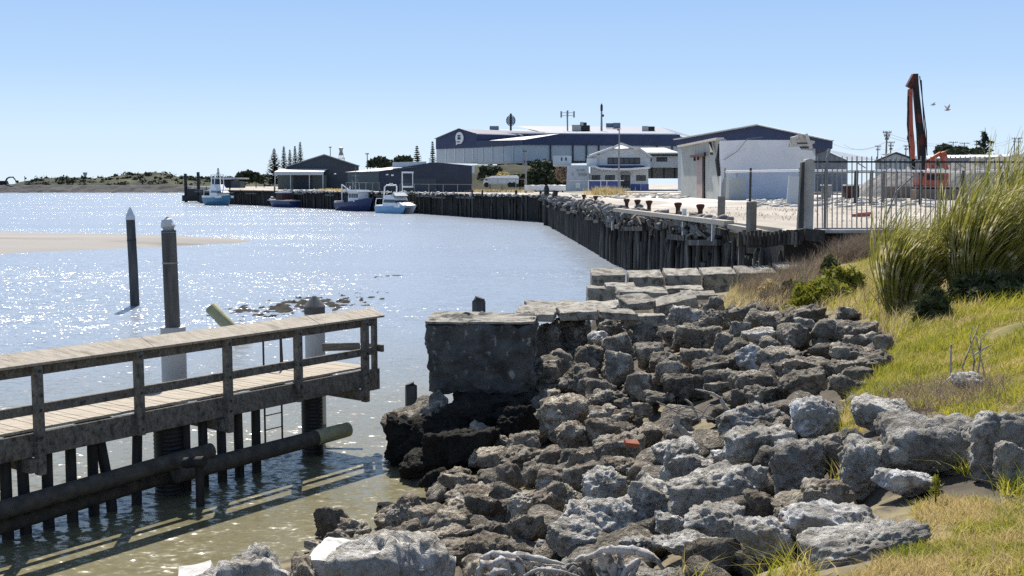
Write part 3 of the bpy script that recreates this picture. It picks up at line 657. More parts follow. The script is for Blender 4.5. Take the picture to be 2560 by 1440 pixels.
# ------------------------------------------------------------------ boulders
RK = []
def src(lst, ox, oy, sc, kind=None):
    for q in lst: RK.append((ox + q[0] / sc, oy + q[1] / sc, ox + q[2] / sc, oy + q[3] / sc, q[4] if len(q) > 4 else kind))
src([(170, 540, 500, 710), (0, 570, 130, 800), (110, 670, 280, 780, 'g'), (220, 690, 470, 870), (460, 595, 670, 750), (475, 730, 690, 960), (690, 640, 930, 800), (800, 620, 1130, 830), (1010, 380, 1200, 600, 'd'),
     (950, 490, 1240, 680, 'd'), (720, 460, 1000, 640, 'g'), (1210, 460, 1440, 600, 'd'), (1340, 500, 1650, 680), (1660, 470, 1980, 640), (1740, 560, 1890, 640, 'g'), (1220, 600, 1390, 730, 'g'), (1340, 640, 1600, 760, 'g'), (1110, 680, 1250, 860),
     (1170, 730, 1370, 920), (1280, 780, 1500, 960, 'w'), (1450, 710, 1650, 860), (1500, 760, 1640, 900, 'g'), (1630, 610, 1870, 820, 'd'), (1610, 610, 1690, 700), (1880, 570, 2120, 740), (2090, 610, 2400, 780), (2170, 690, 2440, 820),
     (2380, 690, 2530, 840), (2070, 470, 2260, 600, 'd'), (600, 810, 840, 1000), (860, 810, 1110, 980), (950, 870, 1290, 1010), (0, 790, 210, 960), (200, 840, 470, 1070), (610, 910, 880, 1130), (710, 1000, 1050, 1170), (1040, 980, 1290, 1110),
     (1220, 990, 1560, 1160), (1470, 820, 1760, 1000), (1640, 870, 2040, 1010), (1870, 750, 2120, 880), (2040, 770, 2360, 930), (1660, 980, 1980, 1170), (2080, 910, 2250, 1010), (2250, 840, 2530, 990), (2080, 960, 2350, 1100), (2010, 1050, 2330, 1200),
     (0, 960, 180, 1170), (90, 1040, 330, 1200), (390, 1000, 650, 1230), (100, 1140, 390, 1280), (300, 1200, 480, 1280), (560, 1150, 770, 1240), (1040, 1080, 1270, 1180), (1240, 1130, 1370, 1280), (1380, 1110, 1700, 1230)], 1440, 620, 3.2, 'b')
src([(0, 240, 350, 470), (30, 380, 240, 520), (350, 320, 540, 420), (510, 340, 650, 420), (650, 280, 770, 380), (740, 220, 910, 290), (100, 410, 400, 610), (350, 390, 570, 540), (410, 490, 720, 690), (640, 430, 850, 570), (780, 510, 1000, 690, 'g'),
     (850, 550, 1130, 800, 'g'), (890, 640, 1170, 840, 'g'), (480, 650, 760, 760), (600, 690, 780, 800), (670, 720, 840, 800, 'g'), (1180, 600, 1300, 700, 'g'), (0, 590, 200, 720), (200, 610, 460, 760), (0, 730, 210, 900), (200, 690, 420, 860),
     (910, 690, 1530, 980, 'g'), (580, 800, 1000, 1080, 'g'), (320, 730, 610, 960, 'g'), (0, 820, 300, 1000), (110, 930, 560, 1180, 'g'), (340, 930, 800, 1180, 'g'), (800, 1030, 1030, 1160, 'g'), (1030, 960, 1450, 1160, 'g'),
     (1250, 280, 1700, 460, 'g'), (1270, 400, 1720, 700, 'g'), (1710, 240, 2046, 560, 'w'), (1550, 500, 1960, 890, 'g'), (1400, 880, 1700, 1090, 'b'), (1590, 900, 1990, 1060), (1350, 1040, 1720, 1320, 'g'),
     (80, 1070, 520, 1290, 'g'), (560, 1170, 820, 1260, 'g'), (800, 1160, 1350, 1300, 'g'), (0, 1190, 100, 1290, 'g')], 1340, 900, 2.667, 'b')
src([(210, 620, 460, 900, 'd'), (260, 650, 640, 980), (490, 540, 730, 660), (560, 580, 1070, 910), (530, 860, 860, 1010, 'w'), (0, 1020, 500, 1240, 'w'), (150, 1120, 810, 1360), (915, 330, 1100, 440, 'g'), (1140, 670, 1330, 990)], 1960, 780, 2.18, 'g')
src([(1020, 510, 1400, 920, 'g')], 1960, 780, 2.18)
src([(860, 820, 990, 880), (1000, 750, 1190, 890), (945, 600, 1190, 800, 'd'), (1380, 570, 1560, 640, 'd'), (1670, 320, 1890, 470, 'd'), (1850, 310, 2030, 410), (1440, 520, 1700, 720), (1620, 600, 1860, 740), (1800, 620, 2030, 760), (2010, 520, 2270, 690),
     (2240, 270, 2440, 510), (1860, 460, 2200, 600), (2040, 690, 2310, 820, 'd'), (1450, 710, 1680, 830), (1100, 690, 1350, 810), (1670, 740, 2040, 840), (2300, 640, 2560, 830), (2030, 150, 2180, 310), (2090, 160, 2310, 310), (2290, 60, 2520, 240),
     (2310, 470, 2560, 640), (1820, 360, 2100, 480), (1360, 640, 1520, 720), (2200, 170, 2560, 300), (1050, 890, 1240, 1000, 'g'), (1840, 820, 2300, 920)], 460, 1060, 2.844, 'b')
src([(1000, 360, 1300, 690), (1020, 550, 1210, 760, 'd'), (1205, 540, 1360, 680), (1100, 660, 1370, 840), (800, 720, 1100, 900, 'd'), (940, 810, 1100, 930), (950, 840, 1280, 1090), (720, 900, 960, 1100, 'd'), (570, 1010, 730, 1130), (880, 940, 990, 1030),
     (1270, 740, 1440, 900), (1280, 910, 1440, 1000), (830, 1025, 950, 1060), (530, 1060, 740, 1200, 'd'), (420, 1110, 580, 1280, 'd'), (230, 1040, 440, 1240, 'd'), (190, 1180, 300, 1290, 'd'), (700, 1080, 830, 1150), (1350, 600, 1440, 740), (1370, 360, 1440, 490)], 940, 640, 2.4, 'b')
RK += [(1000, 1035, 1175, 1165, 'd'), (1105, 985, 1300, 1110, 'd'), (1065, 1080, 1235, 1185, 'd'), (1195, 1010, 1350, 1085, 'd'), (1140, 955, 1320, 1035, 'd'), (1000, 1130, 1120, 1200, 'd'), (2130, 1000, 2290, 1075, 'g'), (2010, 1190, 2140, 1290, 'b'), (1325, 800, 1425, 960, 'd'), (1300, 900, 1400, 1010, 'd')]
LM = [(1200, 890, 'the concrete abutment'), (1690, 690, 'the concrete block row'), (1875, 890, 'the pale angular boulder'), (1732, 1072, 'the knobbed driftwood branch'), (1800, 1000, 'the bleached stick'), (1570, 1146, 'the red brick'),
      (2060, 1300, 'the white splashed boulder'), (2015, 1045, 'the two toned boulder'), (1800, 1213, 'the big flat topped boulder'), (1330, 1410, 'the driftwood root'), (815, 1395, 'the white slab'), (2250, 790, 'the left tussock'),
      (1030, 1040, 'the tilted dark slab'), (2425, 900, 'the dead stalks'), (840, 1315, 'the black waterside boulder'), (1640, 755, 'the upended slab'), (2338, 1235, 'the green sprout')]
NAMED = {(1840, 864): 'pale angular boulder standing out among the dark rocks', (1981, 990): 'two toned boulder with white patches on a grey face', (1681, 1159): 'big flat topped grey boulder in the middle foreground',
         (1960, 1248): 'long white splashed boulder sloping to the grass', (792, 1271): 'jagged black wet boulder sticking up at the water edge', (2428, 1014): 'tall rounded grey boulder on the lawn at the right edge', (2217, 1046): 'long whaleback grey boulder lying against the lawn'}
DIRS = ['right of', 'below right of', 'below', 'below left of', 'left of', 'above left of', 'above', 'above right of']
TONE = {'b': 'brown pitted', 'd': 'dark', 'g': 'grey mottled', 'w': 'whitish'}
def rock_labels(rs):
    out = []; seen = {}
    for x0, y0, x1, y1, k in rs:
        lab = None
        for (a, c), l in NAMED.items():
            if abs(a - x0) < 8 and abs(c - y0) < 8: lab = l
        cx, cy = (x0 + x1) / 2, (y0 + y1) / 2
        if not lab:
            bx, by, ph = min(LM, key=lambda q: (q[0] - cx) ** 2 + ((q[1] - cy) * 1.4) ** 2)
            an = math.degrees(math.atan2(cy - by, cx - bx)) % 360; dr = DIRS[int((an + 22.5) // 45) % 8]
            sz = 'large' if x1 - x0 > 190 else ('medium' if x1 - x0 > 100 else 'small')
            key = (sz, k, dr, ph); seen.setdefault(key, []).append((math.hypot(cx - bx, cy - by), len(out)))
            lab = [sz, k, dr, ph]
        out.append(lab)
    ordn = ['', 'next', 'third', 'fourth', 'fifth', 'sixth', 'seventh', 'eighth']
    for key, v in seen.items():
        for r_, (_, i) in enumerate(sorted(v)):
            sz, k, dr, ph = key
            out[i] = f'{sz} {TONE[k]} boulder {dr} {ph}' if r_ == 0 and len(v) == 1 else f'{["nearest", "second", "third", "fourth", "fifth", "sixth", "seventh"][r_]} {sz} {TONE[k]} boulder {dr} {ph}'
    return out
labs = rock_labels(RK)
for i, (x0, y0, x1, y1, k) in enumerate(RK):
    cx, cy = (x0 + x1) / 2, (y0 + y1) / 2; hpx = y1 - y0
    g = hit(cx, min(y1 - .12 * hpx, 1438)); d0 = g.y
    wd = (x1 - x0) * d0 / F * 1.04; dep = wd * random.uniform(.7, .95) if wd < 1.2 else random.uniform(.75, 1.0)
    dd = d0 + dep * .30; wd = (x1 - x0) * dd / F * 1.08; ht = hpx * dd / F * (.98 if k in "gw" and cx > 1900 else 1.13)
    c = W(cx, cy + .04 * hpx, dd)
    big = (x1 - x0) * .4 > 34
    tilt = random.uniform(-.35, .35) if ht < wd * 1.1 else 0
    rnd_ = k in 'gw' and cx > 1900
    P, Fc = rock_shape(5 if big else 4, (wd * (1 + .12 * abs(tilt)), dep, ht * (1 + .1 * abs(tilt))), 100 + i, 1.15, planes=5 if rnd_ else random.randint(7, 12), soft=5 if rnd_ else random.choice((14, 22, 34)))
    P = P @ rotm(random.uniform(-.2, .2), tilt * .5, random.uniform(-.3, .3)).T
    o = np_mesh('boulder', P, Fc, 'rock_' + ('k' if k == 'd' and (c.z < .75 and x0 > 900) else 'm' if k == 'd' or (k == 'b' and (y0 + y1) / 2 < 1010) else k), smooth=True); o.location = c  # low dark boulders take the rock with shade painted in
    tag(o, labs[i], 'boulder', 'rocks of the bank')
# the two largest boulders at the very bottom, and other bottom-edge ones (their feet are below the frame)
for x0, y0, x1, d_, ht, k, lb in ((492, 1362, 792, 8.6, 1.15, 'g', 'huge pale boulder at the bottom edge, left of the white slab'), (815, 1345, 1155, 8.0, 1.2, 'g', 'huge rough grey boulder at the bottom edge beside the driftwood root'),
                                  (1340, 1365, 1510, 8.0, .5, 'g', 'low pale boulder behind the driftwood at the bottom edge'), (1500, 1390, 1760, 6.9, .5, 'g', 'broad speckled boulder right of the driftwood at the bottom edge'),
                                  (1640, 1395, 1840, 6.4, .45, 'g', 'flat pale boulder below the twigs at the bottom edge'), (1935, 1345, 2140, 6.2, .5, 'g', 'squat grey boulder at the bottom edge beside the grass'),
                                  (700, 1378, 800, 9.8, .6, 'b', 'brown rock filling the gap behind the white slab'), (850, 1330, 960, 10.6, .6, 'b', 'brown rock behind the huge rough boulder'), (1160, 1372, 1330, 8.6, .5, 'b', 'brownish boulder behind the bleached root'), (1150, 1325, 1300, 9.6, .5, 'b', 'rough low boulder above the bleached root')):
    wd = (x1 - x0) * d_ / F * 1.05; c = W((x0 + x1) / 2, y0, d_); P, Fc = rock_shape(5, (wd, wd * .95, ht * 1.05), int(x0), 1.2, 10, 12)
    o = np_mesh('boulder', P @ rotm(random.uniform(-.12, .12), random.uniform(-.15, .15), random.uniform(-.3, .3)).T, Fc, 'rock_' + k, smooth=True); o.location = (c.x, c.y + .1, c.z - ht / 2 - .10)
    tag(o, lb, 'boulder', 'rocks of the bank')
# small rocks that pack the gaps
small = [rock_shape(3, (1, .9, .75), 900 + i, 1.2, 9) for i in range(6)]
sm_me = []
for P, Fc in small:
    o = np_mesh('boulder', P, Fc, 'rock_m', smooth=True); sm_me.append(o.data); bpy.data.objects.remove(o)
def inpoly(x, y, poly):
    ins = False; n = len(poly)
    for i in range(n):
        (xa, ya), (xb, yb) = poly[i], poly[i - 1]
        if (ya > y) != (yb > y) and x < (xb - xa) * (y - ya) / (yb - ya) + xa: ins = not ins
    return ins
cnt = 0
while cnt < 235:
    x = random.uniform(-3.2, 6.5); y = 6 + 23 * random.random() ** 1.4; z = float(gz(x, y)[0]); px, py = proj((x, y, z))
    if not inpoly(px, py, pol): continue
    o = bpy.data.objects.new('small_rock', random.choice(sm_me)); COL.objects.link(o); sz = random.uniform(.3, .62) if y < 20 else random.uniform(.25, .5)
    o.location = (x, y, z - .10); o.scale = (sz * random.uniform(.8, 1.3), sz, sz * random.uniform(.7, 1)); o.rotation_euler = (random.uniform(-.5, .5), random.uniform(-.5, .5), random.uniform(0, 6))
    tag(o, 'small brown rock packed into a gap between the larger boulders', 'rock', 'small rocks between boulders'); cnt += 1
for i in range(26):
    x = random.uniform(-5.0, -1.6); y = random.uniform(6.5, 12.5); z = float(gz(x, y)[0])
    o = bpy.data.objects.new('small_rock', random.choice(sm_me)); COL.objects.link(o); sz = random.uniform(.35, .75)
    o.location = (x, y, z - .08); o.scale = (sz * random.uniform(.8, 1.3), sz, sz * random.uniform(.7, 1)); o.rotation_euler = (random.uniform(-.5, .5), random.uniform(-.5, .5), random.uniform(0, 6))
    tag(o, 'small brown rock packed into a gap between the larger boulders', 'rock', 'small rocks between boulders')
# white slabs at the bottom left, tilted dark slab and block by the water
slab(775, 856, 1402, 10.0, .6, .3, 40, 'white concrete slab corner between the two huge bottom boulders', R(4), R(4), R(-12), 'wslab')
slab(425, 515, 1456, 9.4, .5, .3, 41, 'white concrete slab corner left of the huge pale boulder', R(3), R(-8), R(10), 'wslab')
P, Fc = roughbox((1.2, .8, .36), 44, .11, 18); c = W(1043, 1045, 20.6)
tag(np_mesh('concrete_slab', P @ rotm(R(14), R(-24), R(8)).T + np.array(c), Fc, 'rock_m'), 'dark slab tilted up against the pile stub at the water', 'concrete slab')
P, Fc = roughbox((.72, .8, .9), 45, .09, 18, .15); c = W(1010, 1125, 19.9)
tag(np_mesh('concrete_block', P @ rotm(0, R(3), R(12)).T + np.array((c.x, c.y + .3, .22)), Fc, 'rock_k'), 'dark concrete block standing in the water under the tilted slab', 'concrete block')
c = hit(1572, 1152); P, Fc = roughbox((.17, .09, .06), 46, .01, 6)
tag(np_mesh('brick', P @ rotm(R(20), R(8), R(15)).T + np.array((c.x, c.y - .3, c.z + .3)), Fc, 'brick'), 'broken red brick lying among the boulders', 'brick')
# driftwood
def path(pxs, d, rad, name, mat, label, cat, dz=None, n=8):
    pts = [W(x, y, d if not dz else dz[i]) for i, (x, y) in enumerate(pxs)]; b = MB(); b.tube(pts, rad, n); return tag(b.build(name, mat, None, True), label, cat)
def multi(paths, name, mat, label, cat):
    b = MB()
    for pxs, d_, rad in paths:
        pts = [W(x, y, d_[i] if hasattr(d_, '__len__') else d_) for i, (x, y) in enumerate(pxs)]; b.wood(pts, rad, 10, len(pxs) + int(pxs[0][0]))
    return tag(b.build(name, mat, None, True), label, cat)
multi([([(1203, 1396), (1240, 1389), (1300, 1391), (1360, 1400), (1412, 1412)], [7.3, 7.3, 7.2, 7.15, 7.1], [.022, .03, .026, .018, .006]), ([(1196, 1446), (1203, 1415), (1206, 1394)], 7.25, [.03, .022, .016]),
       ([(1202, 1414), (1232, 1412), (1262, 1403), (1284, 1404), (1300, 1420), (1308, 1450)], 7.15, [.034, .038, .03, .024, .026, .02]), ([(1262, 1405), (1270, 1425), (1272, 1450)], 7.1, [.026, .024, .02]), ([(1310, 1440), (1345, 1424), (1400, 1428), (1450, 1442)], 6.95, [.008, .012, .010, .004]),
       ([(1225, 1450), (1240, 1430), (1268, 1428)], 7.0, [.02, .024, .01]), ([(1290, 1396), (1330, 1410), (1390, 1414)], 7.15, [.014, .010, .004])], 'driftwood_root', 'drift', 'bleached driftwood root arching along the bottom edge', 'driftwood')
multi([([(1437, 1404), (1480, 1389), (1530, 1374), (1590, 1376), (1630, 1392), (1660, 1420)], [7.2, 7.1, 7, 6.95, 6.9, 6.9], [.008, .020, .028, .03, .024, .010]), ([(1500, 1386), (1512, 1405), (1514, 1448)], 6.95, [.026, .034, .03]), ([(1516, 1388), (1530, 1412), (1534, 1450)], 6.9, [.022, .03, .024]),
       ([(1550, 1382), (1551, 1410), (1548, 1450)], 6.9, [.018, .022, .026]), ([(1600, 1398), (1572, 1420), (1556, 1450)], 6.85, [.014, .024, .03]), ([(1440, 1403), (1462, 1392), (1470, 1410)], 7.15, [.014, .018, .006]), ([(1600, 1402), (1585, 1428), (1580, 1450)], 6.85, [.012, .018, .02])],
      'driftwood_stump', 'drift', 'bleached driftwood stump with splayed roots at the bottom centre', 'driftwood')
multi([([(1330 + 9 * i, 1436 + random.uniform(-6, 6)), (1345 + 9 * i + random.uniform(-9, 9), 1425 + random.uniform(-12, 6)), (1362 + 9 * i, 1440 + random.uniform(-10, 8))], 7.0, [.005, .006, .003]) for i in range(12)], 'dry_twigs', 'drift_d', 'litter of dry twigs between the driftwood root and stump', 'twigs')
dk = hit(1730, 1085).y - .75
multi([([(1688, 1040), (1694, 1062), (1706, 1078), (1730, 1085), (1762, 1082), (1772, 1090), (1770, 1118)], dk, [.045, .03, .04, .035, .03, .03, .02]), ([(1690, 1062), (1686, 1076), (1700, 1092)], dk, [.03, .04, .02])],
      'driftwood_branch', 'drift_d', 'knobbed grey driftwood branch resting on a boulder', 'driftwood')
multi([([(1738, 973), (1775, 982), (1800, 996), (1812, 1018), (1834, 1032)], hit(1800, 1010).y - .9, [.008, .016, .022, .03, .012])], 'driftwood_stick', 'drift', 'bleached curved stick lying high on the rocks', 'driftwood')
multi([([(1712, 998), (1728, 1010), (1738, 1030), (1752, 1058)], hit(1740, 1040).y - .9, [.012, .014, .01, .006])] + [([(1640 + 18 * q, 1008 + 7 * q + random.uniform(-8, 8)), (1690 + 14 * q, 1030 + random.uniform(-20, 14)), (1760 + 6 * q, 1050 + random.uniform(-30, 10))], hit(1720, 1050).y - .8, [.007, .008, .004]) for q in range(7)],
      'dry_twigs', 'drift_d', 'tangle of dry grey twigs caught between boulders', 'twigs')
# ------------------------------------------------------------------ timber wharf
def along(poly, s):
    for (a, b) in zip(poly[:-1], poly[1:]):
        L = math.dist(a, b)
        if s <= L: t = s / L; return Vector((a[0] + (b[0] - a[0]) * t, a[1] + (b[1] - a[1]) * t, 0)), Vector(((b[0] - a[0]) / L, (b[1] - a[1]) / L, 0))
        s -= L
    return Vector((b[0], b[1], 0)), Vector(((b[0] - a[0]) / L, (b[1] - a[1]) / L, 0))
def plen(p): return sum(math.dist(a, b) for a, b in zip(p[:-1], p[1:]))
def at_px(poly, px, off=0):
    k = (px - 1280) / F / (CP + (720 - 520) / F * SP)
    for a, b in zip(poly[:-1], poly[1:]):
        # x = k*y on the segment
        den = (b[0] - a[0]) - k * (b[1] - a[1])
        t = (k * a[1] - a[0]) / den
        if -1e-6 <= t <= 1.000001: return Vector((a[0] + (b[0] - a[0]) * t, a[1] + (b[1] - a[1]) * t, 0))
    return Vector((poly[0][0], poly[0][1], 0))
wn = thing('timber_wharf', 'decaying wharf wall of close set black timber piles beside the yard', 'wharf', (WH[0][0], WH[0][1], 0))
pv = []
for i in range(6):
    b = MB(); r_ = random.uniform(.15, .2); hgt = 1.0
    b.tube([(0, 0, -.35), (random.uniform(-.03, .03), random.uniform(-.03, .03), .5), (random.uniform(-.03, .03), 0, .97), (random.uniform(-.05, .05), 0, 1.0)], [r_, r_ * .97, r_ * .93, r_ * .7], 9)
    me = bpy.data.meshes.new('pile'); me.from_pydata(b.v, [], b.f); me.materials.append(M['wharf_pile']); fix_normals(me); me.polygons.foreach_set('use_smooth', [True] * len(me.polygons)); pv.append(me)
def wpile(parent, p, top, lean=0, sc=1):
    o = bpy.data.objects.new('pile', random.choice(pv)); COL.objects.link(o); o.parent = parent
    o.location = p - parent.location; o.scale = (sc, sc, top); o.rotation_euler = (random.uniform(-.012, .012) + lean, random.uniform(-.02, .02), random.uniform(0, 6)); return o
Ln = plen(WH); s = .1; k = 0; rest = MB()
while s < Ln:
    p, t = along(WH, s); n = Vector((-t.y, t.x, 0))   # towards the water
    top = random.uniform(2.3, 3.05) if random.random() < .72 else random.uniform(1.5, 2.4)
    if k < 92: wpile(wn, p + n * random.uniform(-.10, .16), top, random.uniform(-.035, .035), random.uniform(.75, 1.2))
    else: rest.tube([(p.x, p.y, -.4), (p.x, p.y, top)], random.uniform(.17, .23), 7)
    s += random.uniform(.4, .5) if s < 40 else random.uniform(.55, .85); k += 1
o = rest.build('far_piles', 'wharf_pile', wn, True); o['kind'] = 'stuff'
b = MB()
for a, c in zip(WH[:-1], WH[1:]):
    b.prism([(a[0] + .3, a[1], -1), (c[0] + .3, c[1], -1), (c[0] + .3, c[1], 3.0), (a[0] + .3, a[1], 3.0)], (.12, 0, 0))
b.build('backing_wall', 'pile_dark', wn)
# capping timbers, some broken or sagging
b = MB(); s = 7.0
while s < Ln - 2:
    L = random.uniform(3, 7); p, t = along(WH, s); q, _ = along(WH, min(s + L, Ln)); n = Vector((-t.y, t.x, 0))
    if random.random() < .8: b.bar(p + n * .1 + Vector((0, 0, 3.22 + random.uniform(-.3, .1))), q + n * random.uniform(0, .2) + Vector((0, 0, 3.22 + random.uniform(-.25, .12))), .28, .26)
    if random.random() < .6: b.bar(p + n * .3 + Vector((0, 0, 2.5 + random.uniform(-.2, .1))), q + n * .3 + Vector((0, 0, 2.4 + random.uniform(-.2, .1))), .18, .25)
    s += L + random.uniform(.1, 1.2)
o = b.build('capping_beams', 'wharf_pile', wn); o['kind'] = 'stuff'
pA = W(1545, 508, 66); pB = W(1835, 553, 44.5)
b = MB(); b.bar((pA.x - .1, pA.y, 3.46), (pB.x - .2, pB.y, 3.42), .42, .2); b.bar((pB.x - .15, pB.y - .1, 3.30), (pB.x + .8, pB.y - 3.4, 3.15), .3, .16); b.build('capping_plank', 'wood_top', wn)
for px, ytop, hh in ((1727, 521, 1.25), (1803, 543, 1.0), (1545, 540, .9)):
    p = at_px(WH, px); b = MB(); z = H - (ytop - 460) * p.y / F; b.box((p.x - .32, p.y - .1, z - hh / 2), (.22, .06, hh), .5); b.build('marker_board', 'white', wn)
# broken concrete and timber scattered along the edge: nobody could count it
def chunks(n, s0, s1, poly, w0, w1, zr, sz):
    V = []; Fs = []; base = ico(1)
    for i in range(n):
        s = s0 + (s1 - s0) * random.random() ** 1.3; p, t = along(poly, s); nn = Vector((-t.y, t.x, 0)); q = p + nn * random.uniform(w0, w1)
        k = random.uniform(*sz) * (1 + s / 120); P, Fc = rock_shape(1, (k * random.uniform(.7, 1.8), k, k * random.uniform(.4, .9)), i, .6, 7, 20)
        P = P @ rotm(random.uniform(-.6, .6), random.uniform(-.6, .6), random.uniform(0, 6)).T + np.array((q.x, q.y, random.uniform(*zr)))
        Fs.append(Fc + sum(len(v) for v in V)); V.append(P)
    return np.vstack(V), np.vstack(Fs)
V_, F_ = chunks(520, 8, 112, WH, -.5, .35, (2.7, 3.55), (.14, .5)); o = np_mesh('edge_rubble', V_, F_, 'rubble'); tag(o, 'broken concrete rubble strewn along the wharf edge', kind='stuff')
V_, F_ = chunks(300, 0, 120, WF, -.9, .3, (3.2, 3.5), (.2, .55)); o = np_mesh('edge_rubble', V_, F_, 'conc'); tag(o, 'pale crumbled edging along the far wharf', kind='stuff')
b = MB()
for i in range(110):
    s = random.uniform(9, 60); p, t = along(WH, s); n = Vector((-t.y, t.x, 0)); q = p + n * random.uniform(.05, .4); z = random.uniform(2.5, 3.3)
    a = Vector((random.uniform(-.3, .6), random.uniform(-.6, .6), random.uniform(-.5, .6))); b.bar(q + Vector((0, 0, z)) - a * .6, q + Vector((0, 0, z)) + a * .7, random.uniform(.08, .2), random.uniform(.06, .16))
tag(b.build('broken_timber', 'wood', None), 'splintered timber ends sticking out of the wharf edge', kind='stuff')
# return end of the wharf and quay wall under the gate
rt = thing('quay_wall', 'dark sagging timber return wall with an arched hollow under the quay', 'quay wall', (10.5, 38.4, 0))
b = MB(); b.prism([(9.6, 38.75, -1), (14.0, 38.75, -1), (14.0, 38.75, 3.35), (9.6, 38.75, 3.25)], (0, .25, 0)); b.build('backing_wall', 'pile_dark', rt)
for i in range(7): wpile(rt, Vector((9.7 + i * .5, 38.6 + random.uniform(-.05, .05), 0)), random.uniform(2.2, 2.9), 0, random.uniform(.8, 1.1))
b = MB(); pts = [W(x, y, 38.2) for x, y in ((1845, 600), (1900, 606), (1960, 594), (2010, 586), (2060, 590))]
for q, r_ in zip(pts[:-1], pts[1:]): b.bar(q, r_, .2, .42)
for i in range(16):
    q = W(1850 + i * 10, 592 + random.uniform(-4, 4), 38.05); b.bar(q + Vector((0, 0, -.32)), q + Vector((0, 0, .2)), .11, .07)
b.build('sagging_beam', 'wharf_pile', rt)
b = MB(); b.prism([(9.6, 38.5, 3.28), (22, 38.5, 3.28), (22, 38.5, 3.44), (9.6, 38.5, 3.40)], (0, .6, 0)); b.build('kerb', 'conc', rt, bevel=.02)
b = MB(); b.prism([(14, 38.6, 1.5), (40, 38.6, 1.5), (40, 38.6, 3.3), (14, 38.6, 3.3)], (0, .4, 0)); b.build('concrete_face', 'abut', rt)
# far wharf
wf = thing('timber_wharf', 'long timber wharf behind the moored boats, dark between its piles', 'wharf', (WF[1][0], WF[1][1], 0))
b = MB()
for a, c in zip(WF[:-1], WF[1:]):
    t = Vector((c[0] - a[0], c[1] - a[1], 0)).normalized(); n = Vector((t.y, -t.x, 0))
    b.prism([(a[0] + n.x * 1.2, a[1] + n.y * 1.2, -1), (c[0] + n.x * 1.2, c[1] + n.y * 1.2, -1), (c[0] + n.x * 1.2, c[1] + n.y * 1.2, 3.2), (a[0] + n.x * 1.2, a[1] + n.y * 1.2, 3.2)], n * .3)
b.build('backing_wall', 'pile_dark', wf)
b = MB()
for a, c in zip(WF[:-1], WF[1:]):
    t = Vector((c[0] - a[0], c[1] - a[1], 0)).normalized(); n = Vector((t.y, -t.x, 0))
    b.prism([(a[0], a[1], 3.18), (c[0], c[1], 3.18), (c[0], c[1], 3.44), (a[0], a[1], 3.44)], n * 2.2)
b.build('deck_edge', 'wharf_pile', wf)
b = MB(); Lf = plen(WF); s = 1
while s < Lf - 3:
    p, t = along(WF, s); q, _ = along(WF, s + random.uniform(4, 9)); n = Vector((-t.y, t.x, 0)); zz = 2.75 + random.uniform(-.1, .15)
    if random.random() < .7: b.bar(p + n * .1 + Vector((0, 0, zz)), q + n * .1 + Vector((0, 0, zz)), .25, .3)
    s += random.uniform(5, 10)
o = b.build('fender_beams', 'pile_grey', wf); o['kind'] = 'stuff'
s = .6; k = 0
while s < Lf and k < 95:
    p, t = along(WF, s); n = Vector((-t.y, t.x, 0)); r5 = random.random()
    wpile(wf, p + n * (.15 if r5 < .5 else -.5), 4.1 if r5 < .10 else (3.3 if r5 < .5 else 2.9), 0, random.uniform(.9, 1.25)); s += random.uniform(1.1, 2.6); k += 1
for px, zt in ((1364, 4.6), (1386, 4.2), (1412, 4.0)):
    p = Vector(((px - 1280) / F * 141, 141, 0)) if px < 1400 else Vector((4.9, 130, 0)); o = wpile(wn, Vector((p.x, p.y - 2, 0)), zt, 0, 2.1)
# bollards
def bollard(p, lb, sc=1.0, mat='rust'):
    b = MB(); g = Vector((p.x, p.y, 3.4))
    b.tube([g, g + Vector((0, 0, .42 * sc)), g + Vector((0, 0, .5 * sc)), g + Vector((0, 0, .74 * sc)), g + Vector((0, 0, .82 * sc)), g + Vector((0, 0, .84 * sc))], [.15 * sc, .14 * sc, .16 * sc, .27 * sc, .2 * sc, .02], 14)
    tag(b.build('bollard', mat, None, True), lb, 'bollard', 'bollards along the wharf edge')
for px, lb in ((1727, 'rusty mushroom bollard nearest the gate, above a white marker board'), (1673, 'rusty mushroom bollard, second along the wharf from the gate'), (1603, 'third rusty bollard along the wharf from the gate'),
               (1575, 'fourth bollard along the wharf from the gate'), (1549, 'fifth bollard along the crumbling wharf edge'), (1475, 'sixth bollard near the tall corner piles'), (1447, 'seventh bollard, next to the tall corner piles')):
    p = at_px(WH, px); bollard(p + Vector((.45, 0, 0)), lb, .8)
def woodpost(px, pyb, ht, wd, lb):
    g = Wz(px, pyb, 3.4); b = MB(); b.tube([(g.x, g.y, 3.2), (g.x + .01, g.y, 3.4 + ht - .03), (g.x + .01, g.y, 3.4 + ht)], [wd / 1.5, wd / 1.5, wd / 1.6], 4)
    b2 = MB(); b2.box((g.x, g.y, 3.4 + ht / 2 - .1), (wd, wd * .9, ht + .2), .45); tag(b2.build('mooring_post', 'pole', None, bevel=.02), lb, 'post')
woodpost(1878, 568, .95, .30, 'stout square timber post on the quay corner, the nearer one'); woodpost(1803, 545, 1.03, .28, 'square timber post on the wharf beside the long plank')

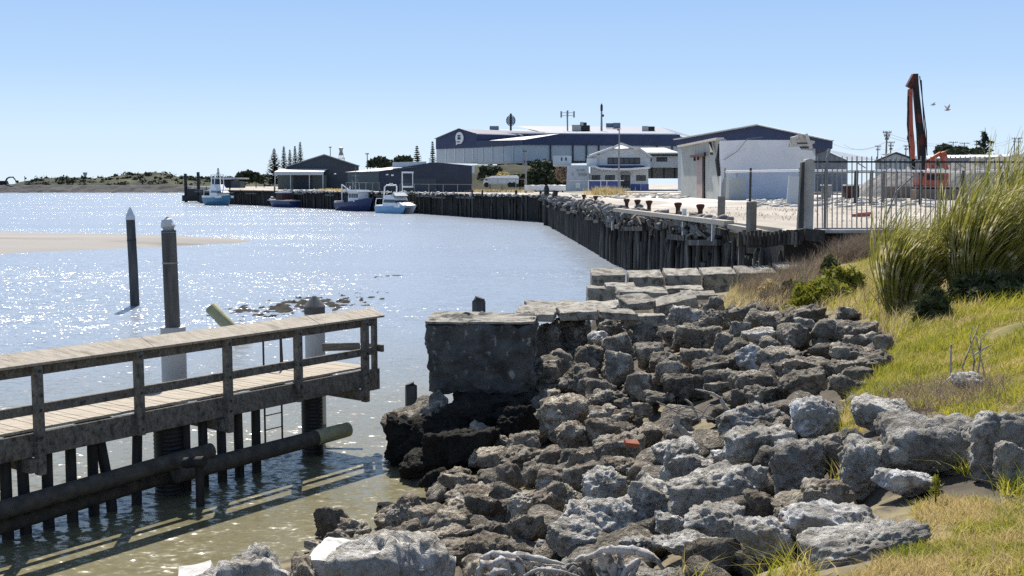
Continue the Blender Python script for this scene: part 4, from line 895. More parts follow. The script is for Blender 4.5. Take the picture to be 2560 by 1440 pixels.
# ------------------------------------------------------------------ facades drawn on real vertical planes
class Fac:
    def __init__(s, px1, d1, px2, d2):
        a = W(px1, 460, d1); b = W(px2, 460, d2); s.a = Vector((a.x, a.y, 0)); s.t = Vector((b.x - a.x, b.y - a.y, 0)).normalized(); s.n = Vector((-s.t.y, s.t.x, 0)); m_ = (s.a + Vector((b.x, b.y, 0))) / 2; s.vd = m_.normalized()
    def p(s, px, py, off=0):
        r = ray(px, py); o = s.a + s.n * off - Vector((0, 0, H)); t = o.dot(s.n) / r.dot(s.n); return Vector((0, 0, H)) + r * t
    def put(s, b, pts, depth, off=0):
        v = getattr(s, 'dv', None) or (s.vd if depth > 1.9 else s.n)
        return b.prism([s.p(x, y) + s.n * off for x, y in pts], v * depth)
def rect(x0, y0, x1, y1): return [(x0, y0), (x1, y0), (x1, y1), (x0, y1)]
def fmesh(name, fac, polys, depth, mat, parent, off=0, bevel=0):
    b = MB()
    for q in polys: fac.put(b, q, depth, off)
    return b.build(name, mat, parent, bevel=bevel)
def window(fac, parent, x0, y0, x1, y1, n=1, off=0):
    fr = fmesh('window', fac, [rect(x0, y0, x1, y1)], .12, 'frame', parent, off - .08)
    g = MB(); m_ = .12 * (y1 - y0); w_ = (x1 - x0) / n
    for i in range(n): fac.put(g, rect(x0 + i * w_ + m_ * .7, y0 + m_, x0 + (i + 1) * w_ - m_ * .7, y1 - m_), .04, off - .10)
    g.build('pane', 'glass', fr); return fr
# big navy warehouse on the bank
F0 = Fac(1091, 286, 1193, 274); F1 = Fac(1193, 274, 1310, 258); F2 = Fac(1310, 258, 1962, 258); F0.dv = F1.n; F1.dv = F1.n; F2.dv = F2.n; FR_ = Fac(1190, 290, 1700, 280)
wh = thing('warehouse', 'big navy topped warehouse with pale lower walls and a round sign on its gable', 'warehouse', F1.p(1193, 462) * 1)
fmesh('lower_wall', F0, [[(1091, 370), (1193, 366), (1193, 405.5), (1091, 408)]], 30, 'palewall', wh)
fmesh('lower_wall', F1, [[(1193, 366), (1310, 360), (1310, 402), (1193, 405.5)]], 30, 'palewall', wh, .05)
fmesh('lower_wall', F2, [[(1310, 360), (1700, 362), (1700, 402), (1310, 402)]], 30, 'palewall', wh, .1)
fmesh('gable_wall', F0, [[(1091, 348), (1096, 345), (1152, 322), (1190, 333), (1193, 335), (1193, 369), (1091, 373)]], 40, 'navy', wh, -.2)
fmesh('upper_band', F1, [[(1193, 352), (1310, 350), (1310, 362), (1193, 369)]], 24, 'navy', wh, -.2)
fmesh('upper_band', F2, [[(1310, 350), (1400, 335), (1690, 337), (1712, 345), (1780, 352), (1780, 366), (1310, 362)]], 24, 'navy', wh, -.25)
fmesh('upper_wall', FR_, [[(1190, 335), (1700, 336), (1700, 362), (1190, 362)]], 20, 'navy', wh)
b = MB(); b.add([F1.p(1207, 353.2), F1.p(1310, 349.2), F2.p(1400, 334.3) - F2.n * .3, W(1375, 336.5, 272), W(1300, 342.5, 276)], [(0, 1, 2, 3, 4)]); b.build('lean_to_roof', 'roof_l', wh)
b = MB(); r0 = [W(1190, 333.5, 286), W(1690, 336, 276), W(1700, 336, 330), W(1652, 323, 320), W(1400, 322, 320), W(1165, 323.5, 322)]
b.add([W(1188, 334, 285), W(1692, 336.5, 275), W(1655, 324, 320), W(1158, 323.5, 322)], [(0, 1, 2, 3)]); b.build('main_roof', 'roof_g', wh)
b = MB(); b.add([W(1372, 334, 283), W(1692, 335.5, 277), W(1652, 317, 340), W(1290, 315, 345)], [(0, 1, 2, 3)]); b.add([W(1692, 336, 277), W(1745, 345, 285), W(1652, 317, 340)], [(0, 1, 2)]); b.build('upper_roof', 'roof_g', wh)
b = MB(); b.bar(W(1190, 333, 284), W(1692, 336, 274), .5, .34); b.build('gutter', 'white', wh)
b = MB(); b.bar(F0.p(1091, 347) - F0.n * .4, F0.p(1152, 321.3) - F0.n * .4, .5, .14); b.bar(F0.p(1152, 321.3) - F0.n * .4, F0.p(1191, 333) - F0.n * .4, .5, .14); b.build('barge_board', 'roof_g', wh)
b = MB()
for x in (1115, 1138, 1160, 1183): F0.put(b, rect(x - .8, 372, x + .8, 406), .1, -.12)
for x in (1207, 1231, 1257, 1283, 1306): F1.put(b, rect(x - .7, 366, x + .7, 403.5), .1, -.12)
b.build('wall_batten', 'offwhite', wh)
for x in (1376, 1432, 1466, 1497, 1642, 1680): fmesh('column', F2, [rect(x - 2, 361, x + 2, 402)], .3, 'frame', wh, -.2)
fmesh('floor_beam', F1, [[(1193, 405.5), (1310, 402), (1310, 408), (1193, 411)]], 2, 'conc', wh, .0); fmesh('floor_beam', F2, [rect(1310, 402, 1440, 405)], 2, 'frame', wh)
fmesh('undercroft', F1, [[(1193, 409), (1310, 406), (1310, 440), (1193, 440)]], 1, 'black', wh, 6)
for x in (1220, 1262, 1285, 1307): fmesh('column', F1, [rect(x - 3, 406, x + 3, 442)], .8, 'conc', wh, .2)
b = MB(); n = 24; pts = [(1151.5 + 10 * math.cos(2 * math.pi * i / n), 345 + 15 * math.sin(2 * math.pi * i / n)) for i in range(n)]; F0.put(b, pts, .12, -.42); F0.put(b, [(1143, 352), (1150, 358), (1143, 363)], .1, -.40)
sg = b.build('round_sign', 'white', wh)
b = MB(); F0.put(b, rect(1147, 338, 1154.5, 341.5), .05, -.47); F0.put(b, rect(1147, 343, 1154.5, 349), .05, -.47); F0.put(b, rect(1145, 353.5, 1153, 356), .05, -.47); b.build('sign_mark', 'blue_d', sg)
for x0, y0, x1, y1, d_ in ((1224, 315, 1247, 322, 315), (1533, 307, 1551, 318, 318), (1515, 308, 1533, 316, 320)):
    b = MB(); Fac(x0, d_, x1, d_).put(b, rect(x0, y0, x1, y1 + 2), 3); b.build('roof_vent', 'roof_g', wh)
for x0, y0, x1, y1 in ((1430, 312, 1475, 326), (1450, 305, 1467, 313), (1605, 315, 1637, 329)):
    b = MB(); Fac(x0, 300, x1, 300).put(b, rect(x0, y0, x0 + (x1 - x0) * .5, y1 + 1), 3); f_ = b.build('roof_unit', 'conc', wh); b = MB(); Fac(x0, 300, x1, 300).put(b, rect(x0 + (x1 - x0) * .5, y0 + 1, x1, y1), 3, .2); b.build('grille', 'steel_d', f_)
# roof masts
p = W(1277, 322, 300); s_ = 300 / F
t = thing('round_roof_sign', 'round white disc on a pole standing on the warehouse roof', 'sign', p)
b = MB(); c = W(1277, 301.5, 300); b.tube([c + Vector((0, -.1, 0)), c + Vector((0, .15, 0))], 10.2 * s_, 28); b.build('disc', 'palewall', t)
b = MB(); b.tube([c + Vector((math.cos(a) * 10.7 * s_, -.15, math.sin(a) * 12.3 * s_)) for a in np.linspace(0, 2 * math.pi, 30)], .12, 6, False); b.build('rim', 'steel_d', t)
b = MB(); b.tube([p - Vector((0, 0, .5)), W(1277, 284, 300)], .28, 8); o = b.build('pole', 'steel_d', t); o.location.y -= .3
p = W(1419, 318, 300); t = thing('antenna_mast', 'three panel phone antenna on the warehouse roof', 'antenna', p)
b = MB(); b.tube([p - Vector((0, 0, 1)), W(1418, 278, 300)], .2, 8); b.build('pole', 'steel', t)
for x, y in ((1403, 286), (1419, 284), (1435, 286)): b = MB(); b.box(W(x, y, 299.6), (.42, .3, 1.7)); b.build('antenna_panel', 'steel', t)
b = MB(); b.tube([W(1403, 282, 300), W(1435, 282, 300)], .06, 5); b.tube([W(1403, 289, 300), W(1435, 289, 300)], .06, 5); b.build('cross_arm', 'steel', t)
p = W(1504, 318, 300); t = thing('antenna_mast', 'tall single antenna mast with thick pointed top on the warehouse roof', 'antenna', p)
b = MB(); b.tube([p - Vector((0, 0, 1)), W(1504, 278, 300)], [.3, .2], 8); b.build('pole', 'steel', t)
b = MB(); b.tube([W(1504, 279, 300), W(1504, 276, 300), W(1504, 264, 300), W(1504, 258, 300)], [.15, .33, .33, .03], 10); b.box(W(1508, 289, 299.7), (.4, .4, .6)); b.build('antenna_head', 'steel_d', t)
# second navy gable
G = Fac(1690, 186, 2082, 168); G.dv = Vector((.20, .98, 0)); t = thing('gable_warehouse', 'navy gabled warehouse rising behind the white ruin', 'warehouse', G.p(1890, 485))
fmesh('gable_wall', G, [[(1690, 350), (1712, 346.5), (1898, 313), (2082, 352), (2081, 371.5), (1690, 368)]], 45, 'navy', t)
fmesh('lower_wall', G, [[(1690, 366), (2034, 370), (2034, 478), (1690, 478)]], 40, 'palewall', t, .6)
b = MB(); b.bar(G.p(1690, 349) - G.n * .3, G.p(1898, 312.2) - G.n * .3, 1.2, .16); b.bar(G.p(1898, 312.2) - G.n * .3, G.p(2083, 351.3) - G.n * .3, 1.2, .16); b.build('barge_board', 'roof_l', t)
b = MB(); b.tube([G.p(2072, 371), G.p(2064, 420)], .18, 6); b.build('canopy_post', 'steel', t)
# the ruined white building
FL = Fac(1702, 140, 1803, 112); FRt = Fac(1803, 112, 2040, 114); t = thing('ruined_building', 'half demolished white building with a torn corner and rubble along its top', 'building', FL.p(1803, 500))
fmesh('side_wall', FL, [[(1702, 367), (1760, 357), (1803, 348), (1803, 502), (1702, 491)]], .5, 'ruin_l', t)
fmesh('front_wall', FRt, [[(1803, 352), (1860, 350), (1978, 350), (1992, 358), (2003, 374), (2030, 377), (2039, 392), (2037, 412), (2029, 430), (2016, 462), (2012, 502), (1803, 502)]], .5, 'ruin_r', t)
b = MB(); e = FRt.p(2030, 378); e2 = FL.p(1702, 400)
b.prism([(e.x - .6, e.y, 3.4), (e.x - .6, e.y + 22, 3.4), (e.x - .6, e.y + 22, 7.6), (e.x - .6, e.y, 7.6)], (.4, 0, 0)); b.prism([(e2.x + .3, e2.y, 3.4), (e.x - .2, e.y + 22, 3.4), (e.x - .2, e.y + 22, 7.8), (e2.x + .3, e2.y, 8.2)], (0, .5, 0)); b.build('back_wall', 'ruin_l', t)
fmesh('sheet_panel', FRt, [[(1842, 429), (2004, 428), (2004, 496), (1842, 497)]], .1, 'door_b', t, -.2)
fmesh('annex', FRt, [rect(1797, 444, 1840, 501)], .9, 'ruin_l', t, -2.6)
fmesh('rust_door', FL, [[(1744, 391), (1760, 391), (1760, 498), (1744, 496)]], .1, 'door_p', t, -.1); fmesh('door_gap', FL, [[(1759, 390), (1763, 389), (1763, 499), (1759, 498)]], .1, 'black', t, -.16)
b = MB()
for x0, y0, x1, y1 in ((1736, 391, 1772, 387), (1745, 388, 1745, 402), (1754, 388, 1754, 400), (1771, 381, 1771, 391)): b.bar(FL.p(x0, y0) - FL.n * .4, FL.p(x1, y1) - FL.n * .4, .25, .25)
b.build('pipe_bracket', 'rust', t)
b = MB(); b.bar(FL.p(1702, 366) - FL.n * .1, FL.p(1803, 346.5) - FL.n * .1, .8, .22); b.build('coping', 'conc', t)
b = MB()
for x0, y0, x1, y1, w_ in ((1975, 353, 2020, 352, .35), (1972, 364, 2030, 362, .28), (1994, 340, 2008, 347, .5), (1990, 346, 2034, 356, .3), (2012, 335, 2024, 372, .4), (2000, 338, 2030, 360, .3), (1976, 347, 1992, 343, .4)): b.bar(FRt.p(x0, y0) + FRt.n * random.uniform(-.4, .3), FRt.p(x1, y1) + FRt.n * random.uniform(-.5, .6), w_, w_ * .8)
b.build('torn_beam', 'conc', t)
b = MB(); b.tube([FL.p(1802, 360) - FL.n * .15, FL.p(1801, 400) - FL.n * .3, FL.p(1803, 440) - FL.n * .25], [.16, .25, .16], 6); b.build('downpipe', 'steel_d', t); b = MB(); b.bar(FL.p(1782, 358) - FL.n * .3, FL.p(1791, 384) - FL.n * .5, .3, .3); b.build('wall_bracket', 'steel_d', t)
b = MB(); b.tube([FRt.p(1808, 400) - FRt.n * .2, FRt.p(1840, 378) - FRt.n * .4, FRt.p(1866, 347) - FRt.n * .3, FRt.p(1905, 343) - FRt.n * .2], .035, 5); b.build('cable', 'steel', t)
b = MB(); b.prism([W(1973, 440, 80), W(1999, 441, 80), W(1997, 513, 80), W(1966, 513, 80)], (0, .15, 0)); tag(b.build('sheet_panel', 'palewall', None), 'pale green tapered panel standing left of the gate post', 'panel')
# two storey house
Hh = Fac(1462, 205, 1622, 205); t = thing('house', 'two storey white office house with a bright verandah roof', 'house', Hh.p(1545, 476))
fmesh('upper_wall', Hh, [[(1474, 393), (1500, 386), (1536, 373), (1592, 372.5), (1614, 384), (1626, 394), (1626, 420), (1474, 416)]], 9, 'offwhite', t)
b = MB()
for q in (((1468, 392), (1535, 368)), ((1535, 368), (1552, 359.5)), ((1552, 359.5), (1578, 369)), ((1578, 369), (1594, 370)), ((1594, 370), (1627, 393))): b.bar(Hh.p(*q[0]) - Hh.n * .6, Hh.p(*q[1]) - Hh.n * .6, 1.6, .35)
b.add([Hh.p(1468, 392) - Hh.n * .8, Hh.p(1535, 370) - Hh.n * .8, Hh.p(1535, 365) + Hh.n * 4, Hh.p(1478, 385) + Hh.n * 4], [(0, 1, 2, 3)]); b.add([Hh.p(1528, 373) - Hh.n * .8, Hh.p(1596, 371) - Hh.n * .8, Hh.p(1578, 364) + Hh.n * 4, Hh.p(1552, 358.5) + Hh.n * 4], [(0, 1, 2, 3)]); b.build('roof', 'roof_l', t)
fmesh('lower_wall', Hh, [rect(1474, 416, 1618, 476)], 10, 'offwhite', t, -1.6)
fmesh('verandah_roof', Hh, [[(1490, 414), (1606, 414), (1612, 421), (1498, 420)]], 1.2, 'blue_d', t, -2.2)
b = MB(); pts = [(1474, 416.5), (1484, 417.5), (1496, 422), (1530, 424), (1570, 423.5), (1619, 420)]
for q, r_ in zip(pts[:-1], pts[1:]): b.bar(Hh.p(*q) - Hh.n * 2.8, Hh.p(*r_) - Hh.n * 2.8, 1.4, .36)
b.build('awning', 'white', t)
window(Hh, t, 1519, 394, 1600, 410, 6); window(Hh, t, 1478, 438, 1499, 450, 2, -1.6); window(Hh, t, 1511, 438, 1535, 451, 2, -1.6); window(Hh, t, 1588, 438, 1612, 452, 2, -1.6)
dr = fmesh('door', Hh, [rect(1550, 438, 1573, 470)], .1, 'frame', t, -1.7); fmesh('pane', Hh, [rect(1554, 441, 1562, 452), rect(1564, 441, 1571, 452)], .05, 'glass', dr, -1.75)
fmesh('canopy', Hh, [rect(1549, 432, 1574, 437)], .6, 'steel', t, -2.3); fmesh('plinth', Hh, [rect(1574, 460, 1619, 476)], .1, 'blue', t, -1.72)
fmesh('balcony_wall', Hh, [rect(1466, 396, 1492, 416)], 2, 'offwhite', t, -.6)
Hx = Fac(1612, 208, 1704, 208); fmesh('wing_wall', Hx, [rect(1626, 386, 1704, 419)], 9, 'offwhite', t); fmesh('wing_fascia', Hx, [rect(1617, 384, 1704, 390)], .6, 'frame', t, -.6)
b = MB(); b.add([Hx.p(1612, 384) - Hx.n, Hx.p(1705, 384.5) - Hx.n, Hx.p(1672, 366.5) + Hx.n * 6, Hx.p(1588, 367) + Hx.n * 6], [(0, 1, 2, 3)]); b.bar(Hx.p(1612, 383.5) - Hx.n, Hx.p(1705, 383.5) - Hx.n, .3, .3); b.build('wing_roof', 'roof_l', t)
window(Hx, t, 1620, 393, 1629, 404, 1); window(Hx, t, 1641, 393, 1668, 404, 3)
fmesh('carport', Hx, [rect(1619, 419, 1704, 446)], .2, 'steel', t, 3); 
for x in (1630, 1660, 1687): fmesh('carport_post', Hx, [rect(x - 2, 419, x + 2, 446)], .3, 'steel_d', t)
Ho = Fac(1414, 196, 1474, 200); t = thing('office_block', 'low pale flat roofed block with faded lettering beside the house', 'building', Ho.p(1440, 476))
fmesh('wall', Ho, [[(1418, 413), (1472, 413), (1472, 477), (1415, 477)]], 8, 'palewall', t); fmesh('roof_block', Ho, [rect(1421, 388, 1467, 414)], 5, 'palewall', t, 4); fmesh('notice', Ho, [rect(1438, 457, 1449, 470)], .06, 'white', t, -.1)
fmesh('rail_stripe', Ho, [rect(1422, 451, 1472, 453)], .06, 'white', t, -.12)
fmesh('roof_slot', Ho, [rect(1441, 393, 1444, 401), rect(1452, 393, 1455, 401)], .06, 'frame', t, 3.9)
def words(txt, fac, px, py, hpx, off, parent, mat='steel'):
    cu = bpy.data.curves.new('lettering', 'FONT'); cu.body = txt; cu.size = hpx * 200 / F * 1.4; cu.extrude = .01; cu.align_x = 'CENTER'; cu.materials.append(M[mat])
    tmp = bpy.data.objects.new('tmp', cu); COL.objects.link(tmp); me = bpy.data.meshes.new_from_object(tmp.evaluated_get(bpy.context.evaluated_depsgraph_get())); bpy.data.objects.remove(tmp)
    o = bpy.data.objects.new('lettering', me); COL.objects.link(o); o.parent = parent; p = fac.p(px, py) + fac.n * off; o.location = p - parent.location
    o.rotation_euler = (math.pi / 2, 0, math.atan2(fac.t.y, fac.t.x)); return o
words('TILL WAY', Ho, 1451, 428, 5, -.12, t); words('BOXES', Ho, 1456, 439.5, 7, -.12, t, 'steel'); words('B', Ho, 1431, 438, 6, -.12, t)
# blue yard fence
Fb = Fac(1470, 190, 1552, 190); t = thing('yard_fence', 'blue panelled yard fence with a white top rail', 'fence', Fb.p(1510, 480)); b = MB(); Fb.put(b, rect(1473, 453, 1549, 474), .1); b.build('panel', 'blue', t); b = MB(); Fb.put(b, rect(1471, 450.3, 1560, 452.5), .15, -.1)
for x in (1471, 1502, 1517, 1546): Fb.put(b, rect(x - .8, 452, x + .8, 478), .1, -.08)
b.build('rail', 'white', t)
b = MB(); Fac(1600, 185, 1620, 185).put(b, rect(1603, 461, 1619, 475), 1.4); tag(b.build('rubbish_skip', 'blue', None, bevel=.05), 'dark blue skip bin in front of the house', 'skip bin')
g = Wz(1484, 486, 3.4); b = MB(); b.tube([(g.x, g.y, 3.4), (g.x, g.y, 4.35)], .3, 14); tag(b.build('steel_drum', 'rust', None, True), 'dark red drum standing by the tall grass', 'drum')
# sheds left of the warehouse
S1_ = Fac(690, 330, 900, 330); t = thing('gable_shed', 'dark slate gabled shed with a bright lean-to', 'shed', S1_.p(800, 474)); fmesh('wall', S1_, [[(716, 418), (812, 388), (897, 415), (897, 474), (716, 474)]], 45, 'shed_d', t)
b = MB(); b.bar(S1_.p(714, 417.5) - S1_.n * .5, S1_.p(812, 386.8) - S1_.n * .5, 1.5, .3); b.bar(S1_.p(812, 386.8) - S1_.n * .5, S1_.p(899, 415) - S1_.n * .5, 1.5, .3); b.build('roof_edge', 'roof_g', t)
fmesh('lean_to_fascia', S1_, [rect(700, 430, 820, 438)], .3, 'palewall', t, -8); b = MB(); b.add([S1_.p(700, 430) - S1_.n * 8, S1_.p(820, 430) - S1_.n * 8, S1_.p(820, 422.5), S1_.p(702, 422)], [(0, 1, 2, 3)]); b.build('lean_to_roof', 'white', t)
fmesh('lean_to_wall', S1_, [rect(700, 438, 820, 474)], 1, 'shed_g', t, -3); fmesh('opening', S1_, [rect(739, 439, 785, 474)], .1, 'shed_n', t, -3.2)
for x in (701, 739, 785, 818): fmesh('post', S1_, [rect(x - 1, 438, x + 1, 474)], .3, 'palewall', t, -7.6)
S2_ = Fac(868, 232, 947, 226); S3_ = Fac(947, 226, 1182, 216); t = thing('long_shed', 'long low dark navy shed with a grey-green end behind the wharf', 'shed', S3_.p(1050, 480))
fmesh('end_wall', S2_, [[(869, 431), (947, 428), (947, 480), (869, 480)]], 20, 'shed_g', t); fmesh('wall', S3_, [[(947, 428), (1064, 409), (1080, 405), (1180, 414), (1180, 480), (947, 480)]], 22, 'shed_n', t)
b = MB(); b.add([S2_.p(866, 430.5) - S2_.n * .4, S2_.p(947, 427) - S2_.n * .4, S3_.p(1064, 416) - S3_.n * .3, W(979, 417.5, 240)], [(0, 1, 2, 3)]); b.build('roof', 'roof_l', t); fmesh('roof_box', S3_, [[(979, 405.5), (1064, 403.5), (1064, 416), (979, 418)]], 4, 'palewall', t, .3)
fmesh('wall_panel', S3_, [rect(1000, 446, 1092, 480)], .1, 'shed_d', t, -.12); fmesh('wall_sign', S3_, [rect(979, 436, 985, 440)], .08, 'white', t, -.15)
fmesh('downpipe', S3_, [rect(1181, 413, 1185, 432)], .4, 'palewall', t, -.2)
b = MB(); b.prism([W(530, 446, 345), W(582, 446, 345), W(582, 470, 345), W(530, 470, 345)], (0, 7, 0)); t2 = thing('pavilion', 'small grey pavilion with flat roof behind the first launch', 'building', W(556, 470, 345)); b.build('wall', 'shed_d', t2); b = MB(); b.prism([W(526, 444, 342), W(600, 444, 342), W(600, 447.5, 342), W(526, 447.5, 342)], (0, 12, 0)); b.prism([W(551, 446, 341), W(579, 446, 341), W(579, 448.5, 341), W(551, 448.5, 341)], (0, 4, 0)); b.build('roof', 'roof_l', t2)
b = MB(); b.prism([W(578, 453, 340), W(600, 453, 340), W(600, 470, 340), W(578, 470, 340)], (0, 6, 0)); tag(b.build('hut', 'shed_d', None), 'dark hut adjoining the grey pavilion', 'hut')

# ------------------------------------------------------------------ right side: yard, fences, excavator
yf = thing('palisade_gate', 'grey steel palisade gate and fence with pointed pickets', 'gate', W(2040, 575, 38.9)); D_ = 38.95
def gp_(px, py): return W(px, py, D_)
for y, m_, w_ in ((404.5, 'steel_d', .06), (571, 'steel', .05)): b = MB(); b.bar(gp_(2036, y), gp_(2720, y + 1), .05, w_); b.build('rail', m_, yf)
x = 2044
pb = None
i = 0
while x < 2700:
    b = MB(); b.bar(gp_(x, 391 + random.uniform(-1, 1)), gp_(x - .6, 573), .034 if i % 8 else .07, .03); b.build('picket', 'steel', yf); x += 12.3; i += 1
b = MB(); b.tube([gp_(2062, 576), gp_(2064, 430), gp_(2068, 395), gp_(2074, 372)], .05, 6); b.build('gate_stay', 'steel', yf)
b = MB(); b.tube([gp_(2208, 560), gp_(2240, 480), gp_(2282, 440)], .03, 6); b.build('brace', 'steel', yf)
for x in range(2080, 2500, 62): b = MB(); b.bar(gp_(x, 406), gp_(x + 22, 420), .03, .03); b.build('stay', 'steel', yf)
t = thing('gate_post', 'broad gate post of pale concrete with a dark timber beside it', 'post', W(2018, 576, 38.8))
b = MB(); b.prism([gp_(2014, 399), gp_(2026, 396), gp_(2038, 400), gp_(2033, 576), gp_(2009, 576)], (0, .3, 0)); b.build('concrete_post', 'conc', t, bevel=.02)
b = MB(); b.prism([W(2005, 406, 38.7), W(2013, 404, 38.7), W(2009, 577, 38.7), W(1995, 577, 38.7)], (0, .25, 0)); b.build('timber_post', 'pile_grey', t, bevel=.01)
cl = thing('chain_fence', 'long chain link fence line with a pale pipe top rail across the yard', 'fence', W(2100, 514, 84))
b = MB(); b.tube([W(x, y, 84) for x, y in ((1812, 429), (1995, 426.5), (2200, 427), (2300, 428), (2410, 431), (2490, 426), (2700, 424))], .085, 7); b.build('top_rail', 'white', cl, True)
b = MB(); b.tube([W(x, y, 84) for x, y in ((1998, 435), (2080, 431), (2300, 431))], .05, 6); b.build('top_rail', 'steel', cl, True)
for x, w_, m_ in ((1812, .07, 'steel'), (1876, .09, 'steel_d'), (1998, .08, 'steel'), (2140, .16, 'steel_d'), (2178, .14, 'pole'), (2209, .12, 'pole'), (2241, .1, 'pole'), (2302, .12, 'steel_d'), (2407, .15, 'steel_d'), (2500, .12, 'steel_d')):
    b = MB(); g = Wz(x, 512, 3.4); g = W(x, 460, 84); zt = W(x, 420 if x < 2000 else 427, 84).z; b.tube([(g.x, 84, 3.3), (g.x, 84, zt)], w_, 7); b.build('post', m_, cl)
# excavator
ex = thing('excavator', 'red high reach excavator with its tall dark boom folded upright', 'excavator', W(2340, 490, 120)); Dx = 120
def xp(px, py, dy=0): return W(px, py, Dx + dy)
def xb(b, x0, y0, x1, y1, dep, dy=0): b.prism([xp(x0, y0, dy), xp(x1, y0, dy), xp(x1, y1, dy), xp(x0, y1, dy)], (0, dep, 0)); return b
xb(MB(), 2290, 468, 2336, 486, 4.6, -.2).build('track', 'black', ex, bevel=.15); xb(MB(), 2344, 468, 2400, 486, 4.6, -.2).build('track', 'black', ex, bevel=.15)
bo = xb(MB(), 2311, 428, 2373, 467, 3.5, -.3).build('counterweight', 'excav', ex, bevel=.15)
xb(MB(), 2318, 436, 2360, 450, .1, -.36).build('grille', 'black', bo); xb(MB(), 2321, 422, 2366, 428, 3.5, -.2).build('engine_cover', 'white', ex, bevel=.08)
cb_ = xb(MB(), 2323, 398, 2346, 424, 2.4, .8).build('cab', 'excav', ex, bevel=.1); xb(MB(), 2340, 402, 2350, 418, .1, .7).build('pane', 'glass', cb_)
b = MB(); b.bar(xp(2320, 402), xp(2352, 383), .5, .35); b.bar(xp(2355, 380), xp(2362, 402), .75, .55); b.bar(xp(2358, 400), xp(2366, 424), .5, .4); b.build('lift_cylinder', 'excav', ex)
b = MB()
def beam(b, pts, wid, dep):
    L = [xp(x - w_ / 2, y) for (x, y), w_ in zip(pts, wid)]; R_ = [xp(x + w_ / 2, y) for (x, y), w_ in zip(pts, wid)]; b.prism(L + R_[::-1], (0, dep, 0))
beam(b, [(2291, 184), (2294, 240), (2300, 300), (2306, 350), (2308, 400), (2311, 440)], [9, 12, 14, 16, 17, 15], .7); b.build('boom', 'excav_d', ex, bevel=.05)
b = MB(); beam(b, [(2278, 222), (2277, 260), (2279, 320), (2283, 365), (2284, 398)], [9, 10, 9, 10, 8], .6); st = b.build('stick', 'excav', ex, bevel=.05)
b = MB(); b.prism([xp(2268, 214, .05), xp(2284, 184, .05), xp(2296, 184, .05), xp(2297, 216, .05), xp(2283, 222, .05)], (0, .65, 0)); b.build('boom_head', 'excav_d', ex)
b = MB(); b.tube([xp(2284, 396, .3), xp(2280, 408, .3), xp(2288, 420, .3), xp(2280, 432, .3)], [.3, .45, .35, .2], 8); b.build('tool', 'black', ex, True)
b = MB()
for q in ([(2270, 230), (2268, 310), (2275, 400)], [(2271, 240), (2271, 330), (2268, 345), (2275, 370)], [(2287, 230), (2290, 300), (2296, 420)], [(2303, 200), (2309, 300), (2318, 390)], [(2299, 190), (2311, 290), (2316, 330), (2317, 380)]): b.tube([xp(x, y, -.15) for x, y in q], .06, 5)
b.build('hose', 'black', ex, True)
b = MB(); b.tube([xp(2296, 400, -.1), xp(2290, 450, -.1)], .22, 7); b.build('boom_ram', 'steel', ex)
# rubble mounds, plinth and yard debris
def mound(name, px0, px1, pyt, d, dep, seed, label, mat='rubble'):
    a = (px0 - 1280) / F * d; c = (px1 - 1280) / F * d; hh = (H - (pyt - 460) * d / F) - 3.4
    def fn(x, y):
        e = np.clip(1 - ((x - (a + c) / 2) / ((c - a) / 2)) ** 2 - ((y - d) / dep) ** 2, 0, 1); P = np.stack([x * .5, y * .5, 0 * x], 1)
        return 3.3 + e ** .6 * hh * (1 + .18 * fbm(P, seed, 4)) + e * .25 * fbm(P * 3, seed + 3, 3)
    return tag(heap(name, a, c, d - dep, d + dep, 90, 40, fn, mat, False), label, 'rubble mound')
mound('rubble_mound', 2150, 2330, 428, 140, 8, 3, 'grey rubble mound behind the gate, left of the excavator'); mound('rubble_mound', 2330, 2500, 405, 150, 10, 5, 'tall grey rubble mound right of the excavator'); mound('rubble_mound', 2420, 2720, 386, 170, 12, 6, 'tallest dark rubble mound behind the tussock', 'rubble')
b = MB(); b.prism([W(2212, 466, 112), W(2288, 466, 112), W(2288, 496, 112), W(2212, 496, 112)], (0, 1.2, 0)); tag(b.build('block_wall', 'brown', None, bevel=.05), 'low brown block wall left of the excavator', 'wall')
b = MB(); b.prism([W(2288, 474, 109), W(2420, 474, 109), W(2420, 500, 109), W(2288, 500, 109)], (0, 1.2, 0)); tag(b.build('block_wall', 'brown', None, bevel=.05), 'brown block wall in front of the excavator tracks', 'wall')
V_ = []; F2_ = []; nv = 0
for i in range(420):
    px = random.choice([random.uniform(1640, 1720), random.uniform(1870, 2010), random.uniform(2030, 2330), random.uniform(2030, 2330), random.uniform(1420, 1640)]); d_ = random.uniform(75, 130) if px > 1800 else random.uniform(120, 175)
    k = random.uniform(.2, .8); P, Fc = rock_shape(1, (k * random.uniform(.8, 2), k, k * .5), i, .5, 7, 20); P = P @ rotm(0, 0, random.uniform(0, 6)).T + np.array(((px - 1280) / F * d_, d_, 3.45)); V_.append(P); F2_.append(Fc + nv); nv += len(P)
tag(np_mesh('yard_debris', np.vstack(V_), np.vstack(F2_), 'conc'), 'pale demolition debris scattered over the yard', kind='stuff')
g = W(2155, 541, 54); b = MB(); b.bar((g.x - .5, g.y, 3.46), (g.x + .3, g.y - .3, 3.5), .25, .14); b.bar((g.x - .2, g.y + .1, 3.52), (g.x + .5, g.y, 3.58), .2, .12); tag(b.build('scrap_metal', 'excav', None), 'bits of orange red scrap lying behind the gate', 'scrap')
